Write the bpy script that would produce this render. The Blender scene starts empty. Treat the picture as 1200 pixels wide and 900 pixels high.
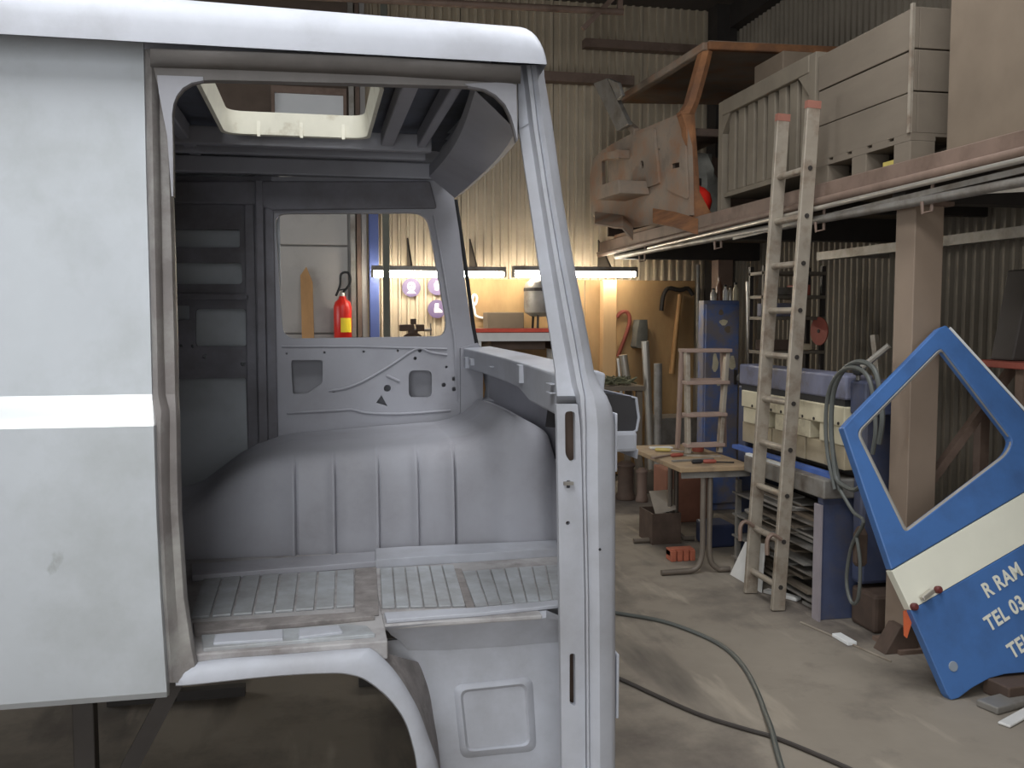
import bpy, bmesh, math, random
from mathutils import Vector, Matrix
from mathutils.geometry import tessellate_polygon
random.seed(7)
sc = bpy.context.scene
COL = sc.collection
# ------------------------------------------------------------------ camera
F = 1100.0
EYE = Vector((0, 0, 1.6))
PITCH = math.atan(78 / F)
YAW = math.atan(227 / F * math.cos(PITCH))
cd = bpy.data.cameras.new('camera'); cam = bpy.data.objects.new('camera', cd); COL.objects.link(cam)
cd.sensor_fit = 'HORIZONTAL'; cd.sensor_width = 36; cd.lens = 36 * F / 1200; cd.clip_start = .05
cam.location = EYE; cam.rotation_euler = (math.pi / 2 - PITCH, 0, -YAW)
sc.camera = cam
# ------------------------------------------------------------------ world, daylight, exposure
sc.view_settings.view_transform = 'Standard'; sc.view_settings.look = 'None'
sc.view_settings.gamma = 1; sc.view_settings.use_curve_mapping = False
sc.view_settings.exposure = -0.05
wd = bpy.data.worlds.new('sky'); sc.world = wd; wd.use_nodes = True
bg = wd.node_tree.nodes['Background']; bg.inputs[0].default_value = (.88, .94, 1.0, 1); bg.inputs[1].default_value = 1.0

def area(name, loc, rot, sx, sy, power, col):
    l = bpy.data.lights.new(name, 'AREA'); l.shape = 'RECTANGLE'; l.size = sx; l.size_y = sy; l.energy = power; l.color = col
    o = bpy.data.objects.new(name, l); COL.objects.link(o); o.location = loc; o.rotation_euler = rot
    return o
# daylight through the open workshop doorway behind the camera, with unseen roof lights and side window added
area('doorway_daylight', (-1.6, -4.85, 2.0), (math.pi / 2, 0, 0), 5.0, 3.8, 190, (.95, .98, 1.0))
area('unseen_rooflight_fill', (-.8, .2, 4.5), (0, 0, 0), 1.2, 5.0, 200, (.96, .985, 1.0))
area('added_side_fill', (-4.9, 6.5, 1.7), (0, -math.pi / 2, 0), 1.5, 3.0, 70, (.95, .98, 1.0))  # lamp added at an unseen window to brighten the floor under the van
area('unseen_rooflight_fill', (1.6, 3.2, 4.5), (0, 0, 0), 1.2, 2.0, 78, (.95, .97, 1.0))  # unseen roof light added to lift the right side

# ------------------------------------------------------------------ helpers
Fv = Vector((math.sin(YAW) * math.cos(PITCH), math.cos(YAW) * math.cos(PITCH), -math.sin(PITCH)))
Rv = Vector((math.cos(YAW), -math.sin(YAW), 0))
Uv = Vector((math.sin(YAW) * math.sin(PITCH), math.cos(YAW) * math.sin(PITCH), math.cos(PITCH)))
def ray(px, py): return Fv + Rv * ((px - 600) / F) + Uv * ((450 - py) / F)
def PX(px, py, X): d = ray(px, py); return EYE + d * (X / d.x)
def PY(px, py, Y): d = ray(px, py); return EYE + d * (Y / d.y)
def PZ(px, py, Z=0.0): d = ray(px, py); return EYE + d * ((Z - EYE.z) / d.z)
def PP(px, py, p0, n):
    d = ray(px, py); n = Vector(n); return EYE + d * ((Vector(p0) - EYE).dot(n) / d.dot(n))

def lin(c):
    c = c / 255.0
    return c / 12.92 if c <= .04045 else ((c + .055) / 1.055) ** 2.4
def C(r, g, b): return (lin(r), lin(g), lin(b))

MATS = {}
def mat(name, col, rough=.6, metal=0.0, var=.15, scale=6.0, bump=0.0, dirt=None, damt=.5, dscale=3.0, dsharp=.12, stretch=None, spec=.5, fine=0.0):
    if name in MATS: return MATS[name]
    m = bpy.data.materials.new(name); m.use_nodes = True; nt = m.node_tree; N = nt.nodes; L = nt.links
    b = N['Principled BSDF']
    b.inputs['Roughness'].default_value = rough; b.inputs['Metallic'].default_value = metal
    b.inputs['Specular IOR Level'].default_value = spec
    tc = N.new('ShaderNodeTexCoord'); vec = tc.outputs['Object']
    if stretch:
        mp = N.new('ShaderNodeMapping'); mp.inputs['Scale'].default_value = stretch; L.new(vec, mp.inputs['Vector']); vec = mp.outputs['Vector']
    n1 = N.new('ShaderNodeTexNoise'); n1.inputs['Scale'].default_value = scale; n1.inputs['Detail'].default_value = 6; n1.inputs['Roughness'].default_value = .6
    L.new(vec, n1.inputs['Vector'])
    r = N.new('ShaderNodeValToRGB'); r.color_ramp.elements[0].position = .3; r.color_ramp.elements[1].position = .7
    r.color_ramp.elements[0].color = tuple(max(0, c * (1 - var)) for c in col) + (1,)
    r.color_ramp.elements[1].color = tuple(min(1, c * (1 + var)) for c in col) + (1,)
    L.new(n1.outputs['Fac'], r.inputs['Fac']); out = r.outputs['Color']
    if dirt:
        n2 = N.new('ShaderNodeTexNoise'); n2.inputs['Scale'].default_value = dscale; n2.inputs['Detail'].default_value = 8; n2.inputs['Roughness'].default_value = .65
        L.new(vec, n2.inputs['Vector'])
        r2 = N.new('ShaderNodeValToRGB'); p = 1 - damt
        r2.color_ramp.elements[0].position = max(0, p - dsharp); r2.color_ramp.elements[1].position = min(1, p + dsharp)
        L.new(n2.outputs['Fac'], r2.inputs['Fac'])
        mx = N.new('ShaderNodeMixRGB'); L.new(r2.outputs['Color'], mx.inputs['Fac']); L.new(out, mx.inputs['Color1']); mx.inputs['Color2'].default_value = tuple(dirt) + (1,)
        out = mx.outputs['Color']
    L.new(out, b.inputs['Base Color'])
    if bump:
        n3 = N.new('ShaderNodeTexNoise'); n3.inputs['Scale'].default_value = scale * 4; n3.inputs['Detail'].default_value = 4
        L.new(vec, n3.inputs['Vector'])
        bp = N.new('ShaderNodeBump'); bp.inputs['Strength'].default_value = bump; bp.inputs['Distance'].default_value = .01
        L.new(n3.outputs['Fac'], bp.inputs['Height']); L.new(bp.outputs['Normal'], b.inputs['Normal'])
    MATS[name] = m; return m
def emit(name, col, s):
    m = bpy.data.materials.new(name); m.use_nodes = True; b = m.node_tree.nodes['Principled BSDF']
    b.inputs['Base Color'].default_value = tuple(col) + (1,); b.inputs['Emission Color'].default_value = tuple(col) + (1,); b.inputs['Emission Strength'].default_value = s
    MATS[name] = m; return m

def wloc(o):
    v = Vector((0, 0, 0))
    while o is not None: v += o.location; o = o.parent
    return v
def tag(o, label=None, cat=None, group=None, kind=None):
    if label: o['label'] = label
    if cat: o['category'] = cat
    if group: o['group'] = group
    if kind: o['kind'] = kind
    return o
def thing(name, label, cat, loc, group=None):
    o = bpy.data.objects.new(name, None); COL.objects.link(o); o.location = loc; o.empty_display_size = .1
    return tag(o, label, cat, group)

class MB:
    def __init__(s): s.v = []; s.f = []
    def add(s, vs, fs):
        k = len(s.v); s.v += [Vector(p) for p in vs]; s.f += [[i + k for i in f] for f in fs]; return s
    def box(s, x0, x1, y0, y1, z0, z1):
        return s.add([(x0,y0,z0),(x1,y0,z0),(x1,y1,z0),(x0,y1,z0),(x0,y0,z1),(x1,y0,z1),(x1,y1,z1),(x0,y1,z1)],
                     [(3,2,1,0),(4,5,6,7),(0,1,5,4),(1,2,6,5),(2,3,7,6),(3,0,4,7)])
    def obox(s, c, size, R):
        c = Vector(c); h = Vector(size) / 2
        P = [(-1,-1,-1),(1,-1,-1),(1,1,-1),(-1,1,-1),(-1,-1,1),(1,-1,1),(1,1,1),(-1,1,1)]
        return s.add([c + R @ Vector((a*h.x, b*h.y, d*h.z)) for a, b, d in P],
                     [(3,2,1,0),(4,5,6,7),(0,1,5,4),(1,2,6,5),(2,3,7,6),(3,0,4,7)])
    def bar(s, p0, p1, w, h, up=(0, 0, 1)):
        p0 = Vector(p0); p1 = Vector(p1); d = p1 - p0; L = d.length; x = d / L
        y = Vector(up).cross(x)
        if y.length < 1e-4: y = Vector((0, 1, 0)).cross(x)
        y.normalize(); z = x.cross(y)
        return s.obox((p0 + p1) / 2, (L, w, h), Matrix((x, y, z)).transposed())
    def loft(s, rings, closed=True, caps=True):
        n = len(rings[0]); vs = [p for r in rings for p in r]; fs = []
        for i in range(len(rings) - 1):
            for j in range(n if closed else n - 1):
                a = i*n + j; b = i*n + (j+1) % n; fs.append((a, b, b + n, a + n))
        if closed and caps:
            fs.append(tuple(range(n))[::-1]); fs.append(tuple(range((len(rings)-1)*n, len(rings)*n)))
        return s.add(vs, fs)
    def tube(s, pts, r, n=8):
        pts = [Vector(p) for p in pts]; rings = []; prev = None
        for i, p in enumerate(pts):
            t = (pts[min(i+1, len(pts)-1)] - pts[max(i-1, 0)]).normalized()
            if prev is None:
                a = Vector((0, 0, 1)) if abs(t.z) < .9 else Vector((1, 0, 0)); u = t.cross(a).normalized()
            else: u = (prev - t * prev.dot(t)).normalized()
            prev = u; w = t.cross(u); rr = r[i] if isinstance(r, (list, tuple)) else r
            rings.append([p + (u * math.cos(2*math.pi*k/n) + w * math.sin(2*math.pi*k/n)) * rr for k in range(n)])
        return s.loft(rings)
    def lathe(s, prof, o, n=16, axis=(0, 0, 1)):
        o = Vector(o); a = Vector(axis).normalized(); u = a.cross(Vector((1, .01, .02))).normalized(); w = a.cross(u)
        return s.loft([[o + a*h + (u*math.cos(2*math.pi*k/n) + w*math.sin(2*math.pi*k/n))*max(r, 1e-4) for k in range(n)] for r, h in prof])
    def plate(s, outline, depth, holes=()):
        """polygon (3-D points in one plane) with holes, extruded along vector depth"""
        loops = [[Vector(p) for p in outline]] + [[Vector(p) for p in h] for h in holes]
        flat = [p for l in loops for p in l]; k = len(flat); dv = Vector(depth)
        tris = tessellate_polygon(loops)
        vs = flat + [p + dv for p in flat]; fs = []
        for t in tris: fs.append(tuple(t)); fs.append(tuple(i + k for i in reversed(t)))
        b = 0
        for l in loops:
            n = len(l)
            for i in range(n): a = b + i; c = b + (i+1) % n; fs.append((a, c, c + k, a + k))
            b += n
        return s.add(vs, fs)
    def build(s, name, m, parent=None, smooth=False, bevel=0, solid=0, seg=2, ang=40):
        me = bpy.data.meshes.new(name)
        if parent is not None: o0 = wloc(parent)
        else:
            xs = [p.x for p in s.v]; ys = [p.y for p in s.v]
            o0 = Vector(((min(xs)+max(xs))/2, (min(ys)+max(ys))/2, min(p.z for p in s.v)))
        me.from_pydata([p - o0 for p in s.v], [], s.f); me.materials.append(m if not isinstance(m, str) else MATS[m])
        bm = bmesh.new(); bm.from_mesh(me); bmesh.ops.recalc_face_normals(bm, faces=bm.faces); bm.to_mesh(me); bm.free()
        if smooth:
            for p in me.polygons: p.use_smooth = True
            me.set_sharp_from_angle(angle=math.radians(ang))
        o = bpy.data.objects.new(name, me); COL.objects.link(o)
        if parent is not None: o.parent = parent
        else: o.location = o0
        if solid:
            md = o.modifiers.new('shell', 'SOLIDIFY'); md.thickness = abs(solid); md.offset = -1 if solid > 0 else 1
        if bevel:
            md = o.modifiers.new('edge', 'BEVEL'); md.width = bevel; md.segments = seg; md.limit_method = 'ANGLE'; md.angle_limit = math.radians(40)
        return o
def B(): return MB()
def rnd(pts, r, n=5):
    """round the corners of a 2-D polygon"""
    out = []; k = len(pts)
    for i in range(k):
        p = Vector(pts[i]); a = Vector(pts[i-1]); b = Vector(pts[(i+1) % k])
        rr = r[i] if isinstance(r, (list, tuple)) else r
        d1 = (a - p); d2 = (b - p); l = min(rr, d1.length * .49, d2.length * .49)
        if l < 1e-5: out.append(tuple(p)); continue
        p1 = p + d1.normalized() * l; p2 = p + d2.normalized() * l
        for j in range(n + 1):
            t = j / n; q = p1*(1-t)**2 + p*2*t*(1-t) + p2*t*t; out.append(tuple(q))
    return out
def circ(cx, cy, r, n=12, ry=None): return [(cx + r*math.cos(2*math.pi*i/n), cy + (ry or r)*math.sin(2*math.pi*i/n)) for i in range(n)]
def cat(pts, n=4):
    """Catmull-Rom through 2-D / 3-D points"""
    P = [Vector(p) for p in pts]; out = []
    for i in range(len(P) - 1):
        a = P[max(i-1, 0)]; b = P[i]; c = P[i+1]; d = P[min(i+2, len(P)-1)]
        for j in range(n):
            t = j / n
            out.append(.5 * (2*b + (c-a)*t + (2*a-5*b+4*c-d)*t*t + (3*b-a-3*c+d)*t*t*t))
    out.append(P[-1]); return out
def copy_tree(o, parent=None, delta=None):
    c = o.copy(); COL.objects.link(c); c.parent = parent
    if delta is not None: c.location = o.location + Vector(delta)
    for ch in o.children: copy_tree(ch, c)
    return c

# ------------------------------------------------------------------ materials
primer = mat('grey_primer', C(176, 178, 186), .55, 0, .07, 5, .04, dirt=C(140, 138, 140), damt=.36, dscale=2.2, dsharp=.2, spec=.35)
zinc = mat('pale_zinc_panel', C(182, 186, 191), .5, .15, .05, 4, .02, dirt=C(158, 161, 161), damt=.36, dscale=2.5, dsharp=.18, spec=.45)
primer_in = mat('interior_primer', C(164, 164, 171), .6, 0, .10, 6, .05, dirt=C(132, 130, 134), damt=.4, dscale=3, dsharp=.2, spec=.3)
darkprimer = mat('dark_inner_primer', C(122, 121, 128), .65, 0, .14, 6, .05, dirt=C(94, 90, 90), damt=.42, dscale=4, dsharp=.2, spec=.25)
ledgemat = mat('belt_ledge_highlight', C(226, 228, 228), .32, .35, .03, 4)  # paler and glossier than the panels: overhead highlight put into the material
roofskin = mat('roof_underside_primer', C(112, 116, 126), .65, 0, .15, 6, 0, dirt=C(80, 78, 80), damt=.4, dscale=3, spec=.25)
seam = mat('dirty_weld_seam', C(132, 126, 124), .7, .1, .25, 14, .15, dirt=C(170, 165, 160), damt=.35, dscale=9, spec=.3)
pillarbare = mat('bare_scuffed_pillar', C(138, 132, 130), .5, .2, .15, 8, .05, dirt=C(172, 170, 166), damt=.42, dscale=6, spec=.4)
gutter = mat('shaded_sealer_grey', C(118, 114, 112), .7, 0, .15, 8, .1)  # sealer grey darkened to hold the shade below the roof gutter
floormat = mat('scuffed_floor_primer', C(168, 165, 165), .6, .05, .12, 9, .08, dirt=C(128, 122, 120), damt=.42, dscale=7, dsharp=.12, spec=.3)
tread = mat('tread_plate', C(176, 180, 184), .5, .2, .1, 10, .05, dirt=C(130, 126, 124), damt=.42, dscale=6, dsharp=.2)
cream_lip = mat('cream_hatch_frame', C(226, 222, 205), .5, 0, .06, 10, dirt=C(170, 155, 125), damt=.3, dscale=8)
rubber = mat('black_rubber', C(34, 34, 36), .7, 0, .1, 10)
concrete = mat('concrete_floor', C(140, 131, 119), .75, 0, .14, 1.6, .15, dirt=C(98, 90, 84), damt=.43, dscale=1.1, dsharp=.09, spec=.25)
def streaks(m, col, scale, stretch, rot, pos, width):
    """one more layer of wear: long scuffs with a shape of their own"""
    nt = m.node_tree; N = nt.nodes; L = nt.links; b = N['Principled BSDF']; src = b.inputs['Base Color'].links[0].from_socket
    tc = N.new('ShaderNodeTexCoord'); mp = N.new('ShaderNodeMapping'); mp.inputs['Rotation'].default_value = (0, 0, rot); mp.inputs['Scale'].default_value = stretch
    n = N.new('ShaderNodeTexNoise'); n.inputs['Scale'].default_value = scale; n.inputs['Detail'].default_value = 7
    r = N.new('ShaderNodeValToRGB'); r.color_ramp.elements[0].position = pos; r.color_ramp.elements[1].position = pos + width
    r.color_ramp.elements[1].color = (.75, .75, .75, 1)
    mx = N.new('ShaderNodeMixRGB'); mx.inputs['Color2'].default_value = tuple(col) + (1,)
    L.new(tc.outputs['Object'], mp.inputs['Vector']); L.new(mp.outputs['Vector'], n.inputs['Vector']); L.new(n.outputs['Fac'], r.inputs['Fac'])
    L.new(r.outputs['Color'], mx.inputs['Fac']); L.new(src, mx.inputs['Color1']); L.new(mx.outputs['Color'], b.inputs['Base Color'])
streaks(concrete, C(82, 76, 72), 1.4, (2.6, .55, 1), .45, .56, .16)
streaks(concrete, C(176, 164, 148), 3.0, (2.2, .5, 1), .5, .60, .15)
streaks(zinc, C(120, 118, 114), 7.0, (1, 1, .6), 0, .70, .06)
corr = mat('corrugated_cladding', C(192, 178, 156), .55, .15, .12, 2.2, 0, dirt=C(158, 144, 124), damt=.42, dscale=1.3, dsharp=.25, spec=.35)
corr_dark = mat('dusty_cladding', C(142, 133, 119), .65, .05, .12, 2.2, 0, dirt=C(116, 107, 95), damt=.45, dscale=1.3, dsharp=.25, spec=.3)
ply = mat('plywood', C(178, 146, 104), .7, 0, .14, 2.5, .03, dirt=C(128, 98, 68), damt=.42, dscale=1.6, dsharp=.2, stretch=(1, 1, .3), spec=.25)
roofdark = mat('dark_roof_lining', C(78, 70, 64), .8, 0, .15, 2)
steelbrown = mat('brown_painted_steel', C(122, 102, 90), .6, .1, .12, 5, .05, dirt=C(92, 74, 62), damt=.4, dscale=4)
steeldark = mat('dark_steel', C(56, 51, 48), .6, .3, .2, 6, .05)
steelgrey = mat('grey_steel', C(140, 136, 130), .5, .4, .15, 7, .05, dirt=C(104, 94, 84), damt=.42, dscale=5)
brightpipe = mat('bright_galvanised_pipe', C(196, 190, 180), .35, .7, .1, 8)
alu = mat('worn_aluminium', C(160, 150, 136), .5, .35, .12, 10, .05, dirt=C(122, 104, 88), damt=.4, dscale=8)
rust = mat('orange_rust', C(150, 104, 70), .85, 0, .3, 9, .3, dirt=C(106, 78, 62), damt=.48, dscale=5, dsharp=.2, spec=.2)
rustgrey = mat('rusty_grey_panel', C(140, 126, 112), .8, 0, .18, 8, .15, dirt=C(138, 98, 70), damt=.42, dscale=4, dsharp=.14, spec=.2)
dustwood = mat('dusty_grey_timber', C(112, 102, 90), .8, 0, .12, 5, .1, stretch=(1, .3, 1), spec=.2)
dustcard = mat('dusty_cardboard', C(114, 101, 87), .85, 0, .1, 4, .05, spec=.2)
stillage = mat('dusty_painted_stillage', C(114, 105, 92), .7, .05, .12, 6, .06, spec=.25)
bluepaint = mat('blue_door_paint', C(72, 112, 170), .4, 0, .06, 4, .02, dirt=C(62, 90, 134), damt=.42, dscale=4, dsharp=.15)
creampaint = mat('cream_door_band', C(226, 224, 208), .45, 0, .04, 4, .02)
lettering = mat('cream_lettering', C(222, 220, 206), .5, 0, .05, 20)
machblue = mat('machine_blue_paint', C(68, 75, 100), .5, .05, .18, 6, .05, dirt=C(86, 82, 86), damt=.4, dscale=5)
machgrey = mat('machine_grey_blue', C(116, 118, 138), .5, .1, .12, 6, .05, dirt=C(96, 88, 84), damt=.38, dscale=5)
machcream = mat('machine_cream_paint', C(206, 196, 168), .5, 0, .1, 7, .03, dirt=C(140, 126, 104), damt=.36, dscale=6)
scaleblue = mat('blue_gauge_strip', C(70, 100, 168), .5, 0, .1, 8)
whitepaint = mat('white_paint', C(224, 224, 222), .5, 0, .05, 8)
tablewood = mat('worn_table_top', C(160, 136, 106), .7, 0, .15, 6, .05, dirt=C(112, 96, 80), damt=.4, dscale=6)
handle_wood = mat('wooden_handle', C(178, 136, 88), .6, 0, .15, 10, stretch=(1, 1, .2))
lockerblue = mat('worn_blue_locker', C(84, 104, 152), .55, .05, .12, 6, .04, dirt=C(118, 112, 116), damt=.5, dscale=4.5, dsharp=.08)
red = mat('red_enamel', C(214, 44, 34), .35, 0, .08, 6)
dullred = mat('dull_red_paint', C(150, 76, 62), .6, 0, .15, 8)
yellow = mat('yellow_label', C(240, 214, 50), .5, 0, .05, 8)
signblue = mat('violet_blue_sign', C(96, 82, 116), .5, 0, .05, 8)
greypanel = mat('grey_sectional_door', C(172, 168, 164), .6, .05, .06, 2.5, .03, dirt=C(150, 144, 140), damt=.36, dscale=2)
bluestrip = mat('blue_upright_paint', C(76, 92, 150), .5, 0, .08, 5)
glassfrost = mat('frosted_pane', C(214, 216, 218), .35, 0, .05, 3)
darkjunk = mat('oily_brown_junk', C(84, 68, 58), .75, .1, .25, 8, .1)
paperwhite = mat('white_sheet_scrap', C(204, 202, 198), .6, 0, .08, 8)
brickred = mat('brick_red_block', C(170, 96, 72), .85, 0, .2, 12, .2)
greenjunk = mat('green_grey_twine', C(96, 96, 74), .85, 0, .3, 14, .1)
hosegrey = mat('grey_green_hose', C(84, 86, 82), .5, 0, .1, 10)
cableblack = mat('dark_cable', C(62, 56, 52), .6, 0, .1, 10)
glassbottle = mat('bottle_grey', C(172, 168, 160), .3, .1, .2, 20)
clothgrey = mat('grey_cloth', C(116, 114, 106), .9, 0, .2, 8, .2)
tube_e = emit('fluorescent_tube_glow', (1.0, .92, .76), 56.0)
unseen_daylight_e = emit('unseen_daylight_panel', (.92, .97, 1.0), 1.2)  # glow shared by the added window panes and unseen roof panels

# ------------------------------------------------------------------ room
WY, WX, WL, WR, CZ = 9.0, 4.08, -5.0, -5.0, 4.65
def struct(o): o['kind'] = 'structure'; return o
struct(B().box(WL - .2, WX + .2, WR - 3, WY + .2, -.2, 0).build('floor', concrete))
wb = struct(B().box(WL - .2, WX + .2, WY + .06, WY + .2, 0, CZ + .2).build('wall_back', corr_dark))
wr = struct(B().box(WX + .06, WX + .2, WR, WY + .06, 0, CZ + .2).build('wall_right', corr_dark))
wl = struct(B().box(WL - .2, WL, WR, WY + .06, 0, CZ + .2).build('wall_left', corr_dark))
wf = B(); wf.box(WL, -4.1, WR - .2, WR, 0, CZ + .2); wf.box(.9, WX + .2, WR - .2, WR, 0, CZ + .2); wf.box(-4.1, .9, WR - .2, WR, 3.95, CZ + .2)
struct(wf.build('wall_front', corr_dark))
wn = struct(B().plate([(WL, 4.9, .85), (WL, 8.1, .85), (WL, 8.1, 2.55), (WL, 4.9, 2.55)], (.06, 0, 0), [[(WL, 5.0, .95), (WL, 6.46, .95), (WL, 6.46, 2.45), (WL, 5.0, 2.45)], [(WL, 6.54, .95), (WL, 8.0, .95), (WL, 8.0, 2.45), (WL, 6.54, 2.45)]]).build('added_window_1', whitepaint))  # added, unseen window that goes with the side fill lamp
for y in (5.0, 6.54): B().box(WL + .01, WL + .02, y, y + 1.46, .95, 2.45).build('pane', unseen_daylight_e, wn)
ce = struct(B().box(WL, WX + .06, WR, WY + .06, CZ, CZ + .2).build('ceiling', roofdark))
for (x, y, sx, sy) in ((-.8, .2, 1.2, 5.0), (1.6, 3.2, 1.2, 2.0)):
    B().box(x - sx/2, x + sx/2, y - sy/2, y + sy/2, CZ - .03, CZ).build('unseen_rooflight', unseen_daylight_e, ce)  # unseen glowing panels added above the overhead lamps
def corr_sheet(p0, along, inward, width, z0, z1, m, parent, pitch=.084, h=.026):
    """one sheet of trapezoidal cladding"""
    p0 = Vector(p0); a = Vector(along); n = Vector(inward); prof = []
    k = max(1, round(width / pitch)); pt = width / k
    for i in range(k):
        b = i * pt; prof += [(b, 0), (b + pt*.52, 0), (b + pt*.64, h), (b + pt*.88, h)]
    prof.append((width, 0))
    rows = [[p0 + a*s + n*d + Vector((0, 0, z)) for s, d in prof] for z in (z0, z1)]
    return B().loft(rows, closed=False).build('corrugated_sheet', m, parent)
for i in range(10):
    corr_sheet((WL + i*.909, WY + .03, 0), (1, 0, 0), (0, -1, 0), .905, .02, CZ, corr, wb)
for i in range(14):
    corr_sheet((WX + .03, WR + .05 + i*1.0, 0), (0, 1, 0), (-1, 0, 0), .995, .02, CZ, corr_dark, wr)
# plywood lining behind the bench
for i in range(2):
    x0 = 1.43 + i*1.16
    B().box(x0, x0 + 1.15, WY - .012, WY + .012, .02, 1.97).build('plywood_panel', ply, wb, bevel=.003)
# girts and eaves steel
tr = struct(B().box(WX - .10, WX + .02, WR, WY, 4.42, 4.64).build('trim_1', steeldark))
t2 = struct(B().box(3.85, 4.06, WY - .22, WY, 0, CZ).build('trim_2', steeldark))
g1 = struct(B().box(2.0, 3.05, WY - .10, WY + .01, 3.86, 3.95).build('trim_3', steelbrown))
g2 = struct(B().box(2.55, 3.85, WY - .10, WY + .01, 4.20, 4.28).build('trim_4', steelbrown))
# roof truss
TY = 7.6
tt = thing('roof_truss', 'brown painted roof truss chord with diagonal braces under the ceiling', 'truss', (1.5, TY, 4.0))
def trussz(px, py): return PY(px, py, TY)
B().tube([trussz(200, -12), trussz(730, 14)], .028, 10).build('bottom_chord', steelbrown, tt, smooth=True)
B().tube([trussz(200, -62), trussz(760, -40)], .03, 10).build('top_chord', steelbrown, tt, smooth=True)
B().bar(trussz(683, 34), trussz(722, -6), .04, .04).build('brace', steelbrown, tt)
B().bar(trussz(726, 14), trussz(728, -42), .04, .04).build('brace', steelbrown, tt)
B().bar(trussz(560, 4), trussz(600, -50), .04, .04).build('brace', steelbrown, tt)
B().bar(trussz(728, -42), PY(728, -70, TY), .05, .05).build('hanger', steelbrown, tt)
B().bar(trussz(220, -60), Vector((trussz(220, -60).x, TY, CZ)), .05, .05).build('hanger', steelbrown, tt)

# grey sectional door in the far wall seen through the van window
dr = struct(B().box(-2.9, .30, WY - .04, WY - .005, 0, 3.06).build('door_1', greypanel))
zz = [.03, .74, 1.45, 2.26, 3.05]
for i in range(len(zz) - 1):
    B().box(-2.88, .28, WY - .085, WY - .04, zz[i] + .006, zz[i+1] - .006).build('door_panel', greypanel, dr, bevel=.008)
wx0, wx1 = PY(318, 120, WY - .06).x, PY(406, 120, WY - .06).x
wz0, wz1 = PY(360, 145, WY - .06).z, PY(360, 103, WY - .06).z
B().plate([(wx0, WY-.10, wz0), (wx1, WY-.10, wz0), (wx1, WY-.10, wz1), (wx0, WY-.10, wz1)], (0, .05, 0),
          [[(wx0+.03, WY-.10, wz0+.03), (wx0+.03, WY-.10, wz1-.06), (wx1-.03, WY-.10, wz1-.06), (wx1-.03, WY-.10, wz0+.03)]]).build('window_frame', steelbrown, wb)
B().box(wx0+.02, wx1-.02, WY-.075, WY-.062, wz0+.02, wz1-.05).build('pane', glassfrost, wb)
struct(B().box(-2.9, .30, WY - .05, WY - .005, 3.07, CZ).build('trim_6', mat('dark_lintel_board', C(92, 78, 68), .8), bevel=.004))
dj = struct(B().box(.30, .345, WY - .16, WY, 0, CZ).build('trim_5', steelgrey))
B().box(.36, .40, WY - .12, WY, 0, CZ).build('jamb_strip', steelbrown, dj)
B().box(.405, .45, WY - .10, WY, 0, CZ).build('jamb_strip', greypanel, dj)

# ------------------------------------------------------------------ the van shell
Y0, YF = 2.40, 4.25
ZG = PY(400, 64, 2.39).z                       # roof gutter height
ZF = PY(231, 768, 2.46).z                      # cab floor height
XL = -2.6
ZLOW = PY(100, 819, Y0).z
van = thing('van_body_shell', 'stripped van body shell in grey primer with an empty door opening', 'van', (-.6, 3.35, ZLOW))
# --- outer side panels
def side(stations, name, m):
    rows = []
    for py, Y, ex in stations:
        p = PY(ex, py, Y); rows.append([Vector((XL, Y, p.z)), Vector((-1.4, Y, p.z)), p, p + Vector((.004, .012, 0)), p + Vector((.002, .035, 0))])
    return B().loft(rows, closed=False).build(name, m, van, smooth=True, ang=30)
side([(50, 2.496, 168), (200, 2.488, 171), (340, 2.478, 175), (462, 2.470, 178)], 'upper_side_panel', zinc)
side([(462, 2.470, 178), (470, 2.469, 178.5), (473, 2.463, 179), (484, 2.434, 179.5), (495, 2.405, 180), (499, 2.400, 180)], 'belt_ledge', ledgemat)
side([(499, 2.400, 180), (600, 2.396, 183), (700, 2.398, 188), (790, 2.404, 194), (811, 2.409, 195.5), (817, 2.425, 195.5)], 'lower_side_panel', zinc)
# --- B pillar (bead, step and jamb)
rows = []
for py, a, b, c, d, e, dy in [(58,168,172,183,187,196,.075),(130,170,172,184,187,201,.07),(200,171,173,186,188,202,.066),(290,174,176,187,190,205,.06),(400,177,179,189,192,208,.055),
                          (462,178,180,190,194,209,.05),(482,179,183,195,199,210,.02),(500,180,182,194,199,210.5,.01),(560,181,184,194,199,211.5,.005),(600,182,185,195.5,200,212.5,.004),
                          (700,188,190,200,206,219,.006),(760,192,195,203,211,228,.01),(800,195,197,206,216,236,.015)]:
    Yb = Y0 + dy
    rows.append([PY(a, py, Yb + .05), PY(a + .6, py, Yb + .03), PY(b, py, Yb + .006), PY((b+c)/2, py, Yb - .008), PY(c, py, Yb + .004), PY(d, py, Yb + .022), PY(e - 4, py, Yb + .03), PY(e, py, Yb + .045), PY(e + 1, py, Yb + .11), PY(a, py, Yb + .11)])
B().loft(rows).build('centre_pillar', pillarbare, van, smooth=True, ang=35)
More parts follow.
